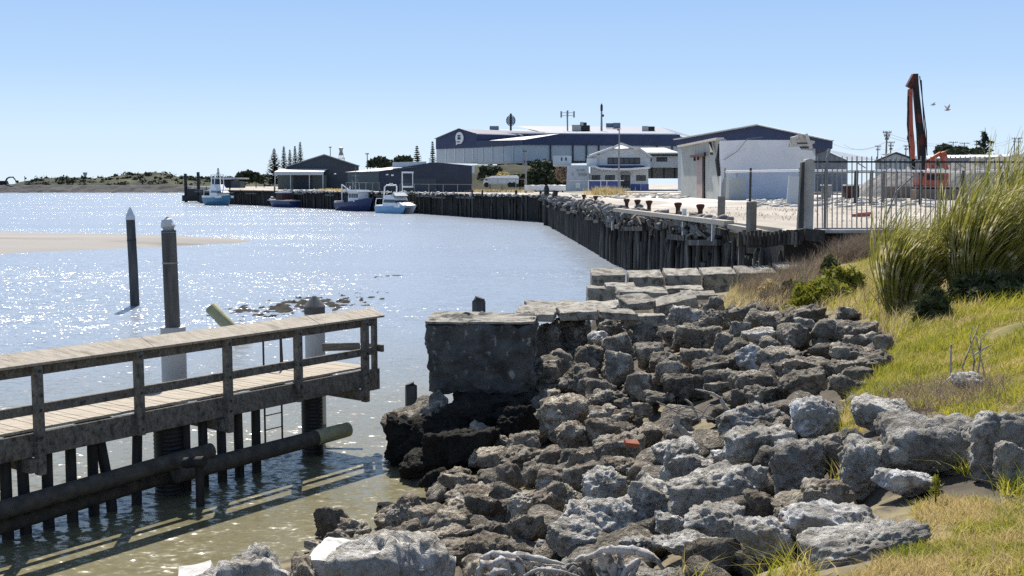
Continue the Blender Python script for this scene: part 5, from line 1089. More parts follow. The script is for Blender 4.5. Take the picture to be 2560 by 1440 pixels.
for i, (x, lb) in enumerate(((2066, 'white capped machine part behind the gate post'), (2120, 'reddish machinery behind the gate'), (2136, 'small machine with white lid behind the gate'))):
    b = MB(); g = W(x, 460, 118 + i * 2); b.box((g.x, g.y, 4.1), (.8, 1.2, 1.4)); t3 = tag(b.build('machine', ('steel', 'rust', 'steel_d')[i], None, bevel=.06), lb, 'machine'); b = MB(); b.box((g.x, g.y, 4.88), (1.0, 1.3, .16)); b.build('lid', 'white', t3)
# sheds beyond
def house(name, d, wall, roofpoly, mat, rmat, label, cat='shed', dep=12):
    t = thing(name, label, cat, W(wall[0][0], 478, d)); f_ = Fac(wall[0][0], d, wall[0][0] + 50, d); fmesh('wall', f_, [wall], dep, mat, t); b = MB()
    b.add([f_.p(x, y) + f_.n * o for x, y, o in roofpoly], [tuple(range(len(roofpoly)))]); b.build('roof', rmat, t); return t
house('gable_shed', 205, [(2035, 372), (2052, 371.5), (2118, 400), (2118, 480), (2035, 480)], [(2050, 371, -1), (2120, 401, -1), (2212, 399, 3), (2148, 376, 14)], 'roof_g', 'white', 'grey shed with a bright white roof right of the ruin')
t = house('gable_shed', 175, [(2188, 403), (2238, 383), (2288, 400), (2288, 482), (2188, 482)], [(2237, 381.5, -.6), (2290, 400, -.6), (2310, 394, 9), (2262, 381, 12)], 'palewall', 'roof_l', 'small pale gabled shed with dark battens')
f_ = Fac(2188, 175, 2288, 175); b = MB()
for x in (2200, 2212, 2225, 2238, 2250, 2262, 2275): f_.put(b, rect(x - .7, 398, x + .7, 424), .08, -.12)
b.bar(f_.p(2186, 403) - f_.n * .3, f_.p(2238, 382) - f_.n * .3, .5, .25); b.bar(f_.p(2238, 382) - f_.n * .3, f_.p(2290, 400) - f_.n * .3, .5, .25); b.build('batten', 'frame', t); fmesh('opening', f_, [rect(2205, 424, 2240, 460)], .1, 'black', t, -.1)
house('long_shed', 270, [(2330, 395), (2560, 390), (2560, 478), (2330, 478)], [(2326, 396, -1), (2640, 390, -1), (2640, 383, 10), (2340, 386, 10)], 'roof_g', 'white', 'long low shed with white roof behind the excavator')
house('long_shed', 240, [(1955, 398), (2045, 398), (2045, 478), (1955, 478)], [(1950, 399, -1), (2050, 399, -1), (2050, 392, 8), (1950, 392, 8)], 'palewall', 'roof_l', 'low shed hidden behind the navy gable', dep=8)

# ------------------------------------------------------------------ poles, lamps, wires
def power_pole(px, pyt, d, lb, arms=2, wd=14, double=False):
    g = W(px, 460, d); zt = W(px, pyt, d).z; t = thing('power_pole', lb, 'power pole', (g.x, g.y, 3.4), 'power poles around the yard'); s_ = d / F
    for o_ in ((-5 * s_, 5 * s_) if double else (0,)):
        b = MB(); b.tube([(g.x + o_, g.y, 3.2), (g.x + o_, g.y, zt)], [.2, .13], 7); b.build('pole', 'pole', t)
    for a in range(arms): b = MB(); z = zt - .3 - a * 8 * s_; w_ = wd * s_ * (1 - .3 * a); b.box((g.x, g.y - .15, z), (w_, .14, .14)); [b.tube([(g.x + k * w_ / 2, g.y - .15, z), (g.x + k * w_ / 2, g.y - .15, z + .35)], .08, 5) for k in (-.95, -.5, .5, .95)]; b.build('cross_arm', 'pole', t)
    return zt
for a in ((2213, 328, 190, 'tall power pole with stacked arms right of the ruin', 3, 20), (2224, 354, 260, 'power pole just right of the tall stacked one', 3, 17), (2192, 364, 300, 'thin power pole left of the tall stacked one', 2, 14), (2262, 363, 290, 'thin power pole left of the excavator boom', 2, 12),
          (2379, 354, 330, 'power pole with one wide arm above the round tree', 1, 22), (2407, 356, 330, 'power pole right of the round tree', 2, 24), (2437, 352, 340, 'power pole beside the sparse tree', 2, 14), (2537, 344, 300, 'twin legged power pole at the right edge', 2, 26, True),
          (827, 367, 400, 'thin pole behind the gabled shed peak', 1, 6), (919, 383, 330, 'dark pole standing between the two sheds', 1, 8), (926, 404, 420, 'short distant pole right of the dark pole', 1, 8)): power_pole(*a)
def lamp(px, pyt, d, lb, head=8, zb=3.4):
    g = W(px, 460, d); zt = W(px, pyt, d).z; t = thing('lamp_post', lb, 'lamp post', (g.x, g.y, zb)); b = MB(); b.tube([(g.x, g.y, zb - .2), (g.x, g.y, zt)], [.16, .09], 8); b.build('pole', 'steel', t)
    b = MB(); b.box((g.x - head * d / F * .35, g.y, zt), (head * d / F, .25, .16)); b.build('lamp_head', 'steel_d', t)
lamp(1547, 325, 170, 'tall lamp post rising in front of the office house', 6); lamp(1315, 378, 195, 'lamp post with a T head by the white stack', 10); lamp(862, 395, 380, 'small lamp post behind the gabled shed slope', 6); lamp(2066, 352, 230, 'curved street lamp above the white shed roof', 7)
b = MB()
for (x0, y0, d0, x1, y1, d1) in ((2080, 358, 210, 2213, 356, 190), (2213, 331, 190, 2379, 355, 330), (2213, 340, 190, 2407, 360, 330), (2407, 357, 330, 2537, 346, 300), (2437, 360, 340, 2537, 352, 300), (2537, 346, 300, 2620, 352, 280), (2110, 362, 300, 2192, 366, 300), (2192, 366, 300, 2262, 365, 290)):
    p = W(x0, y0, d0); q = W(x1, y1, d1); b.tube([p.lerp(q, k / 8) - Vector((0, 0, 1.2 * (1 - (k / 4 - 1) ** 2))) for k in range(9)], .022, 4)
tag(b.build('overhead_wires', 'steel_d', None), 'thin overhead wires strung between the power poles', 'wires')
# lighthouse-like tower, far control tower
p = W(853, 402, 420); t = thing('lattice_tower', 'small white hourglass tower behind the gabled shed', 'tower', (p.x, p.y, 3.4)); z_ = lambda y: W(853, y, 420).z
b = MB(); b.tube([(p.x, p.y, z_(y)) for y in (388, 380, 376, 371, 369.5, 368)], [1.0, .62, .6, .85, .9, .3], 12); b.build('lantern', 'steel', t)
b = MB()
for i in range(4):
    a = i * math.pi / 2 + .5; b.tube([(p.x + 1.6 * math.cos(a), p.y + 1.6 * math.sin(a), 3.4), (p.x + .85 * math.cos(a), p.y + .85 * math.sin(a), z_(387))], .13, 5)
for zz in (z_(396), z_(404)): b.box((p.x, p.y, zz), (2.0, 2.0, .2))
b.build('frame', 'white', t)
p = W(213, 444, 790); t = thing('lookout_tower', 'flared lookout tower on the distant dunes', 'tower', (p.x, p.y, 6)); z_ = lambda y: W(213, y, 790).z
b = MB(); b.tube([(p.x, p.y, z_(y)) for y in (450, 440, 434, 431.5, 431)], [.9, .9, 1.5, 1.6, 1.5], 10); b.build('shaft', 'conc', t)
g = W(62, 450, 720); b = MB(); b.tube([(g.x, g.y, 3), (g.x, g.y, W(62, 440, 720).z)], .22, 5); b.box((g.x + .5, g.y, W(62, 446, 720).z), (1.3, .3, 1.2)); tag(b.build('beacon', 'shed_g', None), 'small green beacon at the left end of the dunes', 'beacon')
t = thing('excavator', 'distant dark excavator on the breakwater at the left edge', 'excavator', W(10, 463, 684)); d_ = 684
b = MB(); b.prism([W(-4, 452, d_), W(14, 452, d_), W(17, 460, d_), W(-6, 460, d_)], (0, 3, 0)); b.build('body', 'black', t); b = MB(); b.prism([W(-6, 460, d_), W(18, 460, d_), W(16, 464, d_), W(-4, 464, d_)], (0, 3.4, 0)); b.build('track', 'black', t)
b = MB(); b.tube([W(12, 457, d_), W(18, 446, d_), W(24, 443, d_), W(33, 443, d_)], [.45, .5, .45, .4], 6); b.build('boom', 'black', t); b = MB(); b.tube([W(32, 442, d_), W(41, 453, d_)], [.42, .3], 6); b.prism([W(38, 452, d_), W(44, 451, d_), W(44, 457, d_), W(39, 457, d_)], (0, 1.5, 0)); b.build('stick', 'black', t)
# dolphins / pontoon
t = thing('mooring_pontoon', 'dark pontoon with two tall piles beyond the moored boats', 'pontoon', W(480, 503, 318)); d_ = 318
for x, y in ((464, 434), (496, 430)): b = MB(); g = W(x, 460, d_ + 2); b.tube([(g.x, g.y, -1), (g.x, g.y, W(x, y, d_).z)], .45, 8); b.build('pile', 'pile_dark', t)
b = MB(); b.prism([W(455, 488, d_), W(508, 488, d_), W(508, 503, d_), W(455, 503, d_)], (0, 5, 0)); b.build('platform', 'pile_dark', t); b = MB(); b.prism([W(467, 472, d_), W(492, 472, d_), W(492, 488, d_), W(467, 488, d_)], (0, 2, 0)); b.build('hut', 'steel_d', t)
b = MB(); g = W(512, 500, 300); b.tube([(g.x, g.y, -1), (g.x, g.y, 3.2)], .7, 8); tag(b.build('fender_pile', 'pile_dark', None), 'thick dark fender pile at the far end of the wharf', 'pile')
# truck, wrapped stack
t = thing('truck', 'old white curtain sided truck parked behind the wharf', 'truck', W(1250, 472, 214)); T_ = Fac(1208, 214, 1300, 212)
fmesh('body', T_, [[(1222, 444), (1226, 441), (1293, 439), (1297, 443), (1296, 460), (1222, 461)]], 2.5, 'palewall', t, 0, .15); fmesh('tarp', T_, [[(1221, 444), (1228, 440.2), (1292, 438.4), (1298, 442), (1298, 445), (1221, 446)]], 2.6, 'white', t, -.05, .1)
cbx = fmesh('cab', T_, [[(1209, 450), (1213, 444.5), (1222, 443.5), (1222, 462), (1208, 462)]], 2.4, 'offwhite', t, 0, .1); fmesh('window', T_, [[(1211, 450), (1214, 446), (1219, 446), (1219, 452)]], .05, 'glass', cbx, -.05)
for x in (1216, 1275, 1285): b = MB(); c = T_.p(x, 462); b.tube([c - T_.n * .05, c + T_.n * .4], .5, 14); b.build('wheel', 'black', t)
V_ = []; F2_ = []; nv = 0
t = thing('wrapped_stack', 'long low stack of white wrapped bales by the lamp post', 'stack', W(1365, 478, 192))
for i in range(8):
    P, Fc = roughbox((.98, 1.0, .9), i, .06, 7); c = W(1319 + i * 12.6, 466, 192); V_.append(P + np.array((c.x, c.y, 4.0 + .35))); F2_.append(Fc + nv); nv += len(P)
np_mesh('bale_row', np.vstack(V_), np.vstack(F2_), 'white', t)

# ------------------------------------------------------------------ boats
def hull_mesh(L, Bm, z0, z1, n=16, tr=.85):
    """Lofted hull, x forward, stern at 0; returns MB of the shell with deck."""
    b = MB(); st = []
    for i in range(n + 1):
        u = i / n; hb = Bm / 2 * (tr + (1 - tr) * min(1, u * 2.5)) * (1 if u < .55 else max(0.02, 1 - ((u - .55) / .45) ** 2.2)); zd = z0 + (z1 - z0) * u ** 2.2
        x = L * u; k = max(0, (u - .8) / .2); st.append([(x + k * .06 * L, -hb, zd), (x, -hb * .9, zd * .45), (x - k * .05 * L, -hb * .55, -.35 + k * .4), (x - k * .05 * L, hb * .55, -.35 + k * .4), (x, hb * .9, zd * .45), (x + k * .06 * L, hb, zd)])
    vs = [p for s in st for p in s]; fs = []
    for i in range(n):
        for j in range(6): fs.append((i * 6 + j, i * 6 + (j + 1) % 6, (i + 1) * 6 + (j + 1) % 6, (i + 1) * 6 + j))
    fs += [(0, 1, 2, 3, 4, 5), tuple(n * 6 + j for j in range(5, -1, -1))]; b.add(vs, fs); return b
def put(mb, name, mat, parent, smooth=False, bevel=0):
    me = bpy.data.meshes.new(name); me.from_pydata(mb.v, [], mb.f); fix_normals(me); return finish(name, me, mat, parent, smooth, bevel)
def cabin(x0, x1, w_, z0, z1, rake=.3, rake2=.1):
    b = MB(); v = [(x0, -w_ / 2, z0), (x1, -w_ / 2, z0), (x1, w_ / 2, z0), (x0, w_ / 2, z0), (x0 + rake2, -w_ * .45, z1), (x1 - rake, -w_ * .45, z1), (x1 - rake, w_ * .45, z1), (x0 + rake2, w_ * .45, z1)]
    b.add(v, [(0, 3, 2, 1), (4, 5, 6, 7), (0, 1, 5, 4), (1, 2, 6, 5), (2, 3, 7, 6), (3, 0, 4, 7)]); return b
RZ = math.atan2(-.80, .60)
def boat(px, py, lb, rz=RZ, dx=0):
    p = Wz(px, py, 0); return thing('moored_boat', lb, 'boat', (p.x, p.y, 0), 'boats moored at the wharf', rz)
# white catamaran launch
t = boat(955, 529, 'white catamaran launch with a tall radar arch, nearest of the moored boats'); L = 9.6
for yy in (-1.05, 1.05):
    h_ = hull_mesh(L, 1.25, 1.0, 1.35); h_.v = [(x, y + yy, z) for x, y, z in h_.v]; put(h_, 'hull', 'white_shade' if yy < 0 else 'white', t)  # left hull coloured blue for the white boat's shaded side
put(MB().box((L * .46, 0, 1.05), (L * .88, 3.2, .4)), 'deck', 'white', t, bevel=.1)
put(cabin(7.0, 9.7, 2.7, 1.25, 1.75, 1.6), 'fore_cabin', 'white', t); c_ = put(cabin(2.6, 7.6, 2.9, 1.2, 2.5, 1.1), 'cabin', 'white', t); put(cabin(3.0, 7.35, 2.94, 1.72, 2.3, .75), 'window', 'glass', c_); put(cabin(3.0, 6.6, 2.5, 2.5, 3.0, .9), 'flybridge', 'white', t); put(cabin(5.2, 7.0, 2.6, 2.9, 3.5, 1.0, .8), 'windscreen', 'palewall', t)
b = MB(); b.tube([(2.6, -1.3, 1.2), (3.2, -1.25, 4.5), (3.4, -1.0, 4.8), (3.4, 1.0, 4.8), (3.2, 1.25, 4.5), (3.0, 1.3, 2.6)], .13, 8); b.box((3.4, 0, 4.95), (.5, .5, .35)); put(b, 'radar_arch', 'white', t)
b = MB(); [b.tube([(.2, y, 1.2), (.6, y, 2.4), (2.6, y, 2.45)], .06, 6) for y in (-1.5, 1.5)]; put(b, 'stern_frame', 'white', t)
b = MB(); b.tube([(7.5, -1.2, 1.5), (9.6, -.9, 1.9), (10.1, 0, 1.95), (9.6, .9, 1.9), (7.5, 1.2, 1.5)], .035, 5); put(b, 'bow_rail', 'steel', t)
# blue fishing boat
t = boat(850, 523, 'dark blue fishing boat with white wheelhouse and thin mast'); L = 12.5
put(hull_mesh(L, 3.6, 1.3, 2.5, tr=.8), 'hull', 'blue_d', t); c_ = put(cabin(5.6, 9.6, 2.5, 1.5, 3.5, .2), 'wheelhouse', 'white', t)
for x in (6.0, 7.0, 7.9, 8.8): put(MB().box((x + .35, -1.22, 2.75), (.62, .12, .8)).box((x + .35, 1.22, 2.75), (.62, .12, .8)), 'window', 'glass', c_)
put(cabin(3.6, 9.8, 2.9, 3.5, 3.85, .3, .6), 'roof', 'white', t); put(cabin(3.4, 5.6, 2.2, 1.2, 2.6, 0), 'shelter', 'black', t)
b = MB(); b.tube([(6.6, 0, 3.8), (6.6, 0, 8.3)], [.1, .05], 6); b.tube([(6.6, -.9, 6.6), (6.6, .9, 6.6)], .04, 5); b.tube([(5.0, 0, 5.8), (6.4, 0, 4.2)], .07, 5); b.tube([(8.2, 0, 4), (7.2, 0, 6)], .05, 5); put(b, 'mast', 'steel', t)
b = MB(); b.tube([(2.6, -.9, 1.4), (2.6, -.9, 5.0)], .12, 6); b.tube([(2.6, -.9, 4.9), (5.0, -.6, 3.8)], .09, 6); b.tube([(2.6, .9, 1.4), (2.6, .9, 4.6)], .1, 6); put(b, 'gantry', 'offwhite', t); put(MB().box((.5, 0, 1.5), (.9, 2.6, .4)), 'stern_box', 'white', t)
put(MB().box((8.2, -1.62, 1.75), (1.7, .05, .22), -.08), 'name_board', 'white', t)
# low red topped work boat, bow to the left
t = boat(740, 517, 'low dark work boat with reddish cabin', RZ + math.pi, 0); L = 13; hb = hull_mesh(L, 3.6, 1.2, 1.7)
put(hb, 'hull', 'blue_d', t); put(MB().box((L * .45, 0, 1.35), (L * .8, 3.4, .22)), 'bulwark', 'conc', t); put(cabin(4.5, 8.0, 2.3, 1.4, 3.0, .2), 'cabin', 'rust', t); put(cabin(4.3, 8.1, 2.5, 3.0, 3.3, .3), 'cabin_roof', 'offwhite', t)
put(MB().tube([(11.5, 0, 1.8), (12.6, 0, 1.9)], .3, 8), 'fender', 'conc', t)
# teal and white launch
t = boat(522, 510, 'white launch with teal hull and open tuna frame, farthest of the boats'); L = 13
put(hull_mesh(L, 4.2, 1.5, 2.4), 'hull', 'teal', t); put(MB().box((L * .45, 0, 1.85), (L * .84, 3.9, .5)), 'deck', 'white', t, bevel=.1); c_ = put(cabin(4.5, 9.8, 3.2, 2.0, 3.6, 1.4), 'cabin', 'white', t); put(cabin(5.4, 9.6, 3.26, 2.9, 3.4, 1.1), 'window', 'glass', c_); put(cabin(4.6, 8.4, 2.8, 3.6, 4.9, 1.6), 'flybridge', 'white', t)
b = MB(); [b.tube([(x, y, 4.8), (x, y * .9, 7.2)], .11, 6) for x in (5, 7) for y in (-1.2, 1.2)]; b.box((6, 0, 7.25), (2.4, 2.5, .12)); put(b, 'tower_frame', 'white', t); put(MB().box((2.4, 0, 3.3), (3.8, 3.2, .12)).tube([(.8, -1.5, 2), (.8, -1.5, 3.3)], .07, 5), 'awning', 'offwhite', t)
b = MB()
for (x0, y0, x1, y1, d_) in ((1030, 510, 1062, 488, 200), (655, 503, 730, 494, 280), (755, 497, 800, 484, 262)): p = W(x0, y0, d_); q = W(x1, y1, d_ - 1); b.tube([p.lerp(q, k / 6) - Vector((0, 0, .5 * (1 - (k / 3 - 1) ** 2))) for k in range(7)], .05, 5)
tag(b.build('mooring_lines', 'pole', None), 'slack mooring lines between the boats and the wharf', 'ropes')
b = MB(); p = at_px(WF, 1018); g = Vector((p.x, p.y + 1.5, 3.4)); b.box(g + Vector((-1, 0, 1.9)), (.18, .18, 3.8)); b.box(g + Vector((.9, 0, 2.3)), (.14, .14, 2.6)); b.box(g + Vector((0, 0, 3.7)), (2.1, .3, .3)); b.box(g + Vector((0, 0, 1.1)), (2.0, .4, .3)); tag(b.build('sign_frame', 'white', None), 'white empty sign frame on the wharf above the catamaran', 'sign frame')
def chainlink(px0, px1, py0, d, lb):
    f_ = Fac(px0, d, px1, d); t = thing('wire_fence', lb, 'fence', f_.p(px0, 476)); b = MB(); b.tube([f_.p(px0, py0), f_.p(px1, py0 + 1)], .05, 5); b.build('rail', 'steel', t)
    for x in np.linspace(px0, px1, 6): b = MB(); p = f_.p(x, py0); b.tube([(p.x, p.y, 3.4), p], .06, 5); b.build('post', 'steel', t)
chainlink(865, 948, 456, 214, 'wire fence in front of the grey-green shed end'); chainlink(1000, 1180, 460, 204, 'wire fence in front of the long navy shed'); chainlink(1200, 1312, 447, 205, 'pipe rail fence behind the truck')
# ------------------------------------------------------------------ trees
def norfolk(px, pyt, d, rpx, lb, zb=3.4, sparse=1.0):
    g = W(px, 460, d); zt = W(px, pyt, d).z; h = zt - zb; Rr = rpx * d / F; t = thing('norfolk_pine', lb, 'tree', (g.x, g.y, zb), 'norfolk pines')
    b = MB(); b.tube([(g.x, g.y, zb - .3), (g.x, g.y, zb + h * .6), (g.x, g.y, zt)], [h * .018, h * .011, .04], 6); b.build('trunk', 'bark', t)
    V = []; nw = int(max(14, h / .62))
    for i in range(nw):
        u = (i + .6) / nw; z = zb + h * (.12 + .88 * u) - .3; r_ = Rr * (1 - u) ** .8 * random.uniform(.85, 1.1) + .15; a0 = random.uniform(0, 6)
        for k in range(6):
            a = a0 + k * math.pi / 3 + random.uniform(-.15, .15); dv = np.array((math.cos(a), math.sin(a), 0)); sv = np.array((-math.sin(a), math.cos(a), 0))
            for m in range(int(11 * sparse)):
                f_ = (m + .5) / (11 * sparse); p = np.array((g.x, g.y, z)) + dv * r_ * f_ + np.array((0, 0, -.10 * r_ * math.sin(f_ * 3) + .12 * r_ * f_ ** 2)) + rng.normal(size=3) * .06
                w_ = .28 + .08 * r_ ; l_ = r_ * .15; up = np.array((0, 0, w_ * random.uniform(.2, .9)))
                V += [p - dv * l_ - sv * w_, p + dv * l_ - sv * w_ * .6 + up, p + dv * l_ + sv * w_ * .6 + up * .5, p - dv * l_ + sv * w_]
    V = np.array(V); np_mesh('crown', V, np.arange(len(V)).reshape(-1, 4), 'leaf_p', t)
for a in ((687, 370, 410, 27, 'broad norfolk pine at the left of the row by the gabled shed'), (711, 365, 420, 15, 'norfolk pine second from left in the row'), (726, 373, 440, 14, 'slender norfolk pine in the middle of the row'), (739, 364, 445, 14, 'norfolk pine fourth from left in the row'),
          (752, 354, 440, 17, 'tallest norfolk pine at the right of the row', 3.4, .75), (546, 419, 520, 9, 'small distant norfolk pine behind the teal launch'), (1043, 363, 320, 22, 'norfolk pine left of the big warehouse'), (1082, 352, 330, 17, 'norfolk pine partly hidden by the warehouse gable', 3.4, .7)): norfolk(*a)
def leafy(name, px, pyt, pyb, d, wpx, lb, n=900, sz=.5, mat='leaf_d', zb=3.4, gaps=.0, group=None):
    zt = W(px, pyt, d).z; zc0 = max(W(px, pyb, d).z, zb + .2); g = W(px, 460, d); Rw = wpx * d / F / 2; hh = (zt - zc0) / 2; t = thing(name, lb, 'tree' if zt - zb > 3 else 'shrub', (g.x, g.y, zb), group)
    b = MB(); b.tube([(g.x, g.y, zb - .2), (g.x, g.y, zc0 + hh)], [max(.08, hh * .10), .05], 7)
    for k in range(5): a = k * 1.3; b.tube([(g.x, g.y, zc0 + hh * .2), (g.x + Rw * .6 * math.cos(a), g.y + Rw * .6 * math.sin(a), zc0 + hh * (1 + .3 * math.sin(k)))], [max(.05, hh * .05), .02], 5)
    b.build('trunk', 'bark', t); V = []
    cl_ = [(rng.uniform(-.75, .75) * Rw, rng.uniform(-.7, .7) * Rw, rng.uniform(-.6, .55) * hh) for _ in range(16)]
    for i in range(n):
        c = cl_[i % 16]; v = rng.normal(size=3); v /= np.linalg.norm(v); r_ = rng.uniform(.72, 1.05); p = np.array((g.x + c[0] + v[0] * Rw * .36 * r_, g.y + c[1] + v[1] * Rw * .36 * r_, zc0 + hh + c[2] + v[2] * hh * .46 * r_))
        a = rng.normal(size=3); a /= np.linalg.norm(a); bb = np.cross(a, v); bb /= np.linalg.norm(bb) + 1e-6; s_ = sz * rng.uniform(.5, 1.2); V += [p - a * s_, p - bb * s_ * .6, p + a * s_, p + bb * s_ * .6]
    V = np.array(V); np_mesh('crown', V, np.arange(len(V)).reshape(-1, 4), mat, t)
for a in (('leafy_tree', 612, 426, 456, 470, 46, 'round dark tree behind the hut', 900, 1.0), ('palm_like_tree', 640, 429, 456, 470, 36, 'shaggy tree right of the round dark tree', 700, 1.0), ('leafy_tree', 660, 436, 458, 480, 30, 'lower dark tree left of the norfolk pines', 600, 1.0),
          ('leafy_tree', 565, 440, 462, 520, 26, 'low shrubby tree right of the small distant pine', 400, 1.0), ('spreading_tree', 985, 391, 416, 340, 92, 'wide dark spreading tree behind the long shed roof', 1500, .9), ('spreading_tree', 950, 400, 418, 345, 60, 'lower spreading tree left of the wide one', 900, .9),
          ('round_tree', 2392, 363, 388, 300, 104, 'wide round dark tree behind the excavator', 1500, .8), ('dark_bush', 1358, 398, 455, 236, 66, 'dark bush on the bank below the warehouse', 1300, .55, 'leaf_d', 4.5), ('dark_bush', 1225, 415, 450, 232, 60, 'scrubby dark bush under the warehouse floor', 900, .5, 'leaf_d', 4),
          ('dark_bush', 1340, 420, 468, 226, 60, 'dark shrubbery behind the white bale stack', 1200, .5, 'leaf_d', 3.6), ('dark_bush', 1300, 430, 466, 228, 50, 'dark shrubs right of the truck', 900, .5, 'leaf_d', 3.6), ('dark_bush', 1395, 418, 470, 225, 80, 'dark shrubbery left of the low office block', 1200, .5, 'leaf_d', 3.6), ('pale_bush', 1407, 408, 455, 215, 32, 'pale dry bush against the office block', 500, .4, 'scrub'), ('pale_bush', 1255, 430, 446, 222, 40, 'straw coloured bush above the truck', 500, .35, 'lawn_dry', 4)): leafy(*a)
# sparse bare-ish tree at right
g = W(2458, 460, 310); t = thing('sparse_tree', 'sparse spiky tree right of the power poles', 'tree', (g.x, g.y, 3.4)); b = MB(); zt = W(2458, 318, 310).z; b.tube([(g.x, g.y, 3.2), (g.x, g.y, zt - 4), (g.x, g.y, zt)], [.35, .18, .03], 6)
V = []
for i in range(46):
    u = random.random(); z = 3.4 + (zt - 3.4) * (.3 + .55 * u); a = random.uniform(0, 6.3); r_ = (1 - u) * 3.6 + .5; p0 = Vector((g.x, g.y, z)); p1 = p0 + Vector((math.cos(a) * r_, math.sin(a) * r_, random.uniform(.2, 1.6))); b.tube([p0, p1], [.08, .02], 4)
    for k in range(12): p = np.array(p0.lerp(p1, random.uniform(.3, 1.05))) + rng.normal(size=3) * .3; a_ = rng.normal(size=3) * .32; c_ = rng.normal(size=3) * .2; V += [p - a_, p - c_, p + a_, p + c_]
b.build('trunk', 'bark', t); V = np.array(V); np_mesh('crown', V, np.arange(len(V)).reshape(-1, 4), 'leaf_p', t)

# ------------------------------------------------------------------ grasses
def blades(name, P, hgt, wid, lean, mat, label=None, kind='stuff', parent=None, segs=2, cat=None):
    """P (n,3) roots; hgt,wid (n); lean (n,2) horizontal offset of the tip per unit height; tips droop."""
    n = len(P); a = rng.uniform(0, 2 * np.pi, n); sx = np.stack([np.cos(a), np.sin(a), np.zeros(n)], 1) * (wid / 2)[:, None]; rows = []
    for s in range(segs + 1):
        u = s / segs; off = np.concatenate([lean * (u ** 1.7)[None] if hasattr(u, '__len__') else lean * u ** 1.7, np.full((n, 1), 0)], 1) * hgt[:, None]
        c = P + off; c[:, 2] += hgt * u * (1 - .28 * u * np.minimum(1.5, np.linalg.norm(lean, axis=1))); w_ = (1 - u) ** .7 + .06; rows += [c - sx * w_, c + sx * w_]
    V = np.stack(rows, 1).reshape(-1, 3); m = 2 * (segs + 1); base = (np.arange(n) * m)[:, None, None]
    q = np.array([[2 * s, 2 * s + 1, 2 * s + 3, 2 * s + 2] for s in range(segs)])[None]; Fq = (base + q).reshape(-1, 4)
    o = np_mesh(name, V, Fq, mat, parent)
    if kind: o['kind'] = kind
    if label: o['label'] = label
    if cat: o['category'] = cat
    return o
def scatter(n, x0, x1, y0, y1, polys, thin=None):
    out = []; tot = 0
    while tot < n:
        m = 20000; x = rng.uniform(x0, x1, m); y = rng.uniform(y0, y1, m) if thin is None else y0 * (y1 / y0) ** rng.uniform(0, 1, m)
        z = gz(x, y); wv = y * CP - (z - H) * SP; vv = y * SP + (z - H) * CP; px = 1280 + F * x / wv; py = 720 - F * vv / wv
        ins = np.zeros(m, bool)
        for poly in polys:
            k = np.zeros(m, bool); q = np.array(poly, float)
            for i in range(len(q)):
                (xa, ya), (xb, yb) = q[i], q[i - 1]
                c = (ya > py) != (yb > py); xi = (xb - xa) * (py - ya) / (yb - ya + 1e-9) + xa; k ^= c & (px < xi)
            ins |= k
        P = np.stack([x, y, z - .02], 1)[ins]; out.append(P); tot += len(P)
    return np.vstack(out)[:n]
LAWN1 = [(2095, 1080), (2120, 1000), (2180, 930), (2225, 870), (2260, 820), (2330, 760), (2420, 715), (2560, 690), (3400, 680), (3400, 1150), (2560, 1075), (2480, 1040), (2430, 1060), (2330, 1020), (2240, 1025), (2190, 1060), (2140, 1080)]
LAWN2 = [(2130, 1440), (2230, 1385), (2300, 1345), (2280, 1270), (2350, 1245), (2560, 1255), (3400, 1200), (3400, 1700), (1900, 1700), (1960, 1440)]
MID = [(1800, 760), (1840, 705), (1900, 690), (1990, 660), (2100, 620), (2200, 600), (2560, 600), (3400, 600), (3400, 720), (2560, 735), (2400, 775), (2320, 825), (2240, 860), (2225, 850), (2180, 805), (2080, 782), (1980, 768), (1900, 765)]
bank_o.data.materials.append(M['turf'])
_me = bank_o.data; _c = np.zeros(len(_me.polygons) * 3); _me.polygons.foreach_get('center', _c); _c = _c.reshape(-1, 3)
_wd = _c[:, 1] * CP - (_c[:, 2] - H) * SP; _v = _c[:, 1] * SP + (_c[:, 2] - H) * CP; _wd = np.where(_wd < .5, .5, _wd); _px = 1280 + F * _c[:, 0] / _wd; _py = 720 - F * _v / _wd
_in = pip(_px, _py, LAWN1) | pip(_px, _py, LAWN2) | pip(_px, _py, MID) | (_c[:, 0] > 9) & (_c[:, 1] < 30)
_me.polygons.foreach_set('material_index', _in.astype(np.int32)); _me.update()
P = scatter(150000, 1.0, 16, 4.0, 23, [LAWN1], True); n = len(P); nz = fbm(P * np.array([1.2, 1.2, 0]), 4, 3)
P = P[fbm(P * np.array([4, 4, 0]), 22, 3) > -.38]; n = len(P); nz = fbm(P * np.array([.9, .9, 0]), 4, 3)
blades('lawn_grass', P, rng.uniform(.04, .13, n) * (1 + .8 * np.clip(nz, -.4, .6)), rng.uniform(.006, .013, n), rng.normal(.35, .55, (n, 2)), 'lawn', 'yellow green lawn grass on the bank top')
P = scatter(76000, .6, 9, 3.4, 8, [LAWN2], True); P = P[fbm(P * np.array([5, 5, 0]), 21, 3) > -.22]; n = len(P)
blades('lawn_grass', P, rng.uniform(.025, .085, n), rng.uniform(.004, .010, n), rng.normal(.3, .6, (n, 2)), 'lawn', 'short yellowish lawn in the bottom right corner')
P = scatter(40000, .6, 12, 3.4, 22, [LAWN2, LAWN1, [(2060, 1445), (2180, 1250), (2560, 1180), (2560, 1270), (2300, 1300), (2280, 1360)]], True); n = len(P); P = P[fbm(P * np.array([.8, .8, 0]), 14, 3) > -.15]; n = len(P)
blades('dry_grass', P, rng.uniform(.04, .14, n), rng.uniform(.003, .006, n), rng.normal(.2, .9, (n, 2)), 'lawn_dry', 'dry straw strewn through the lawn')
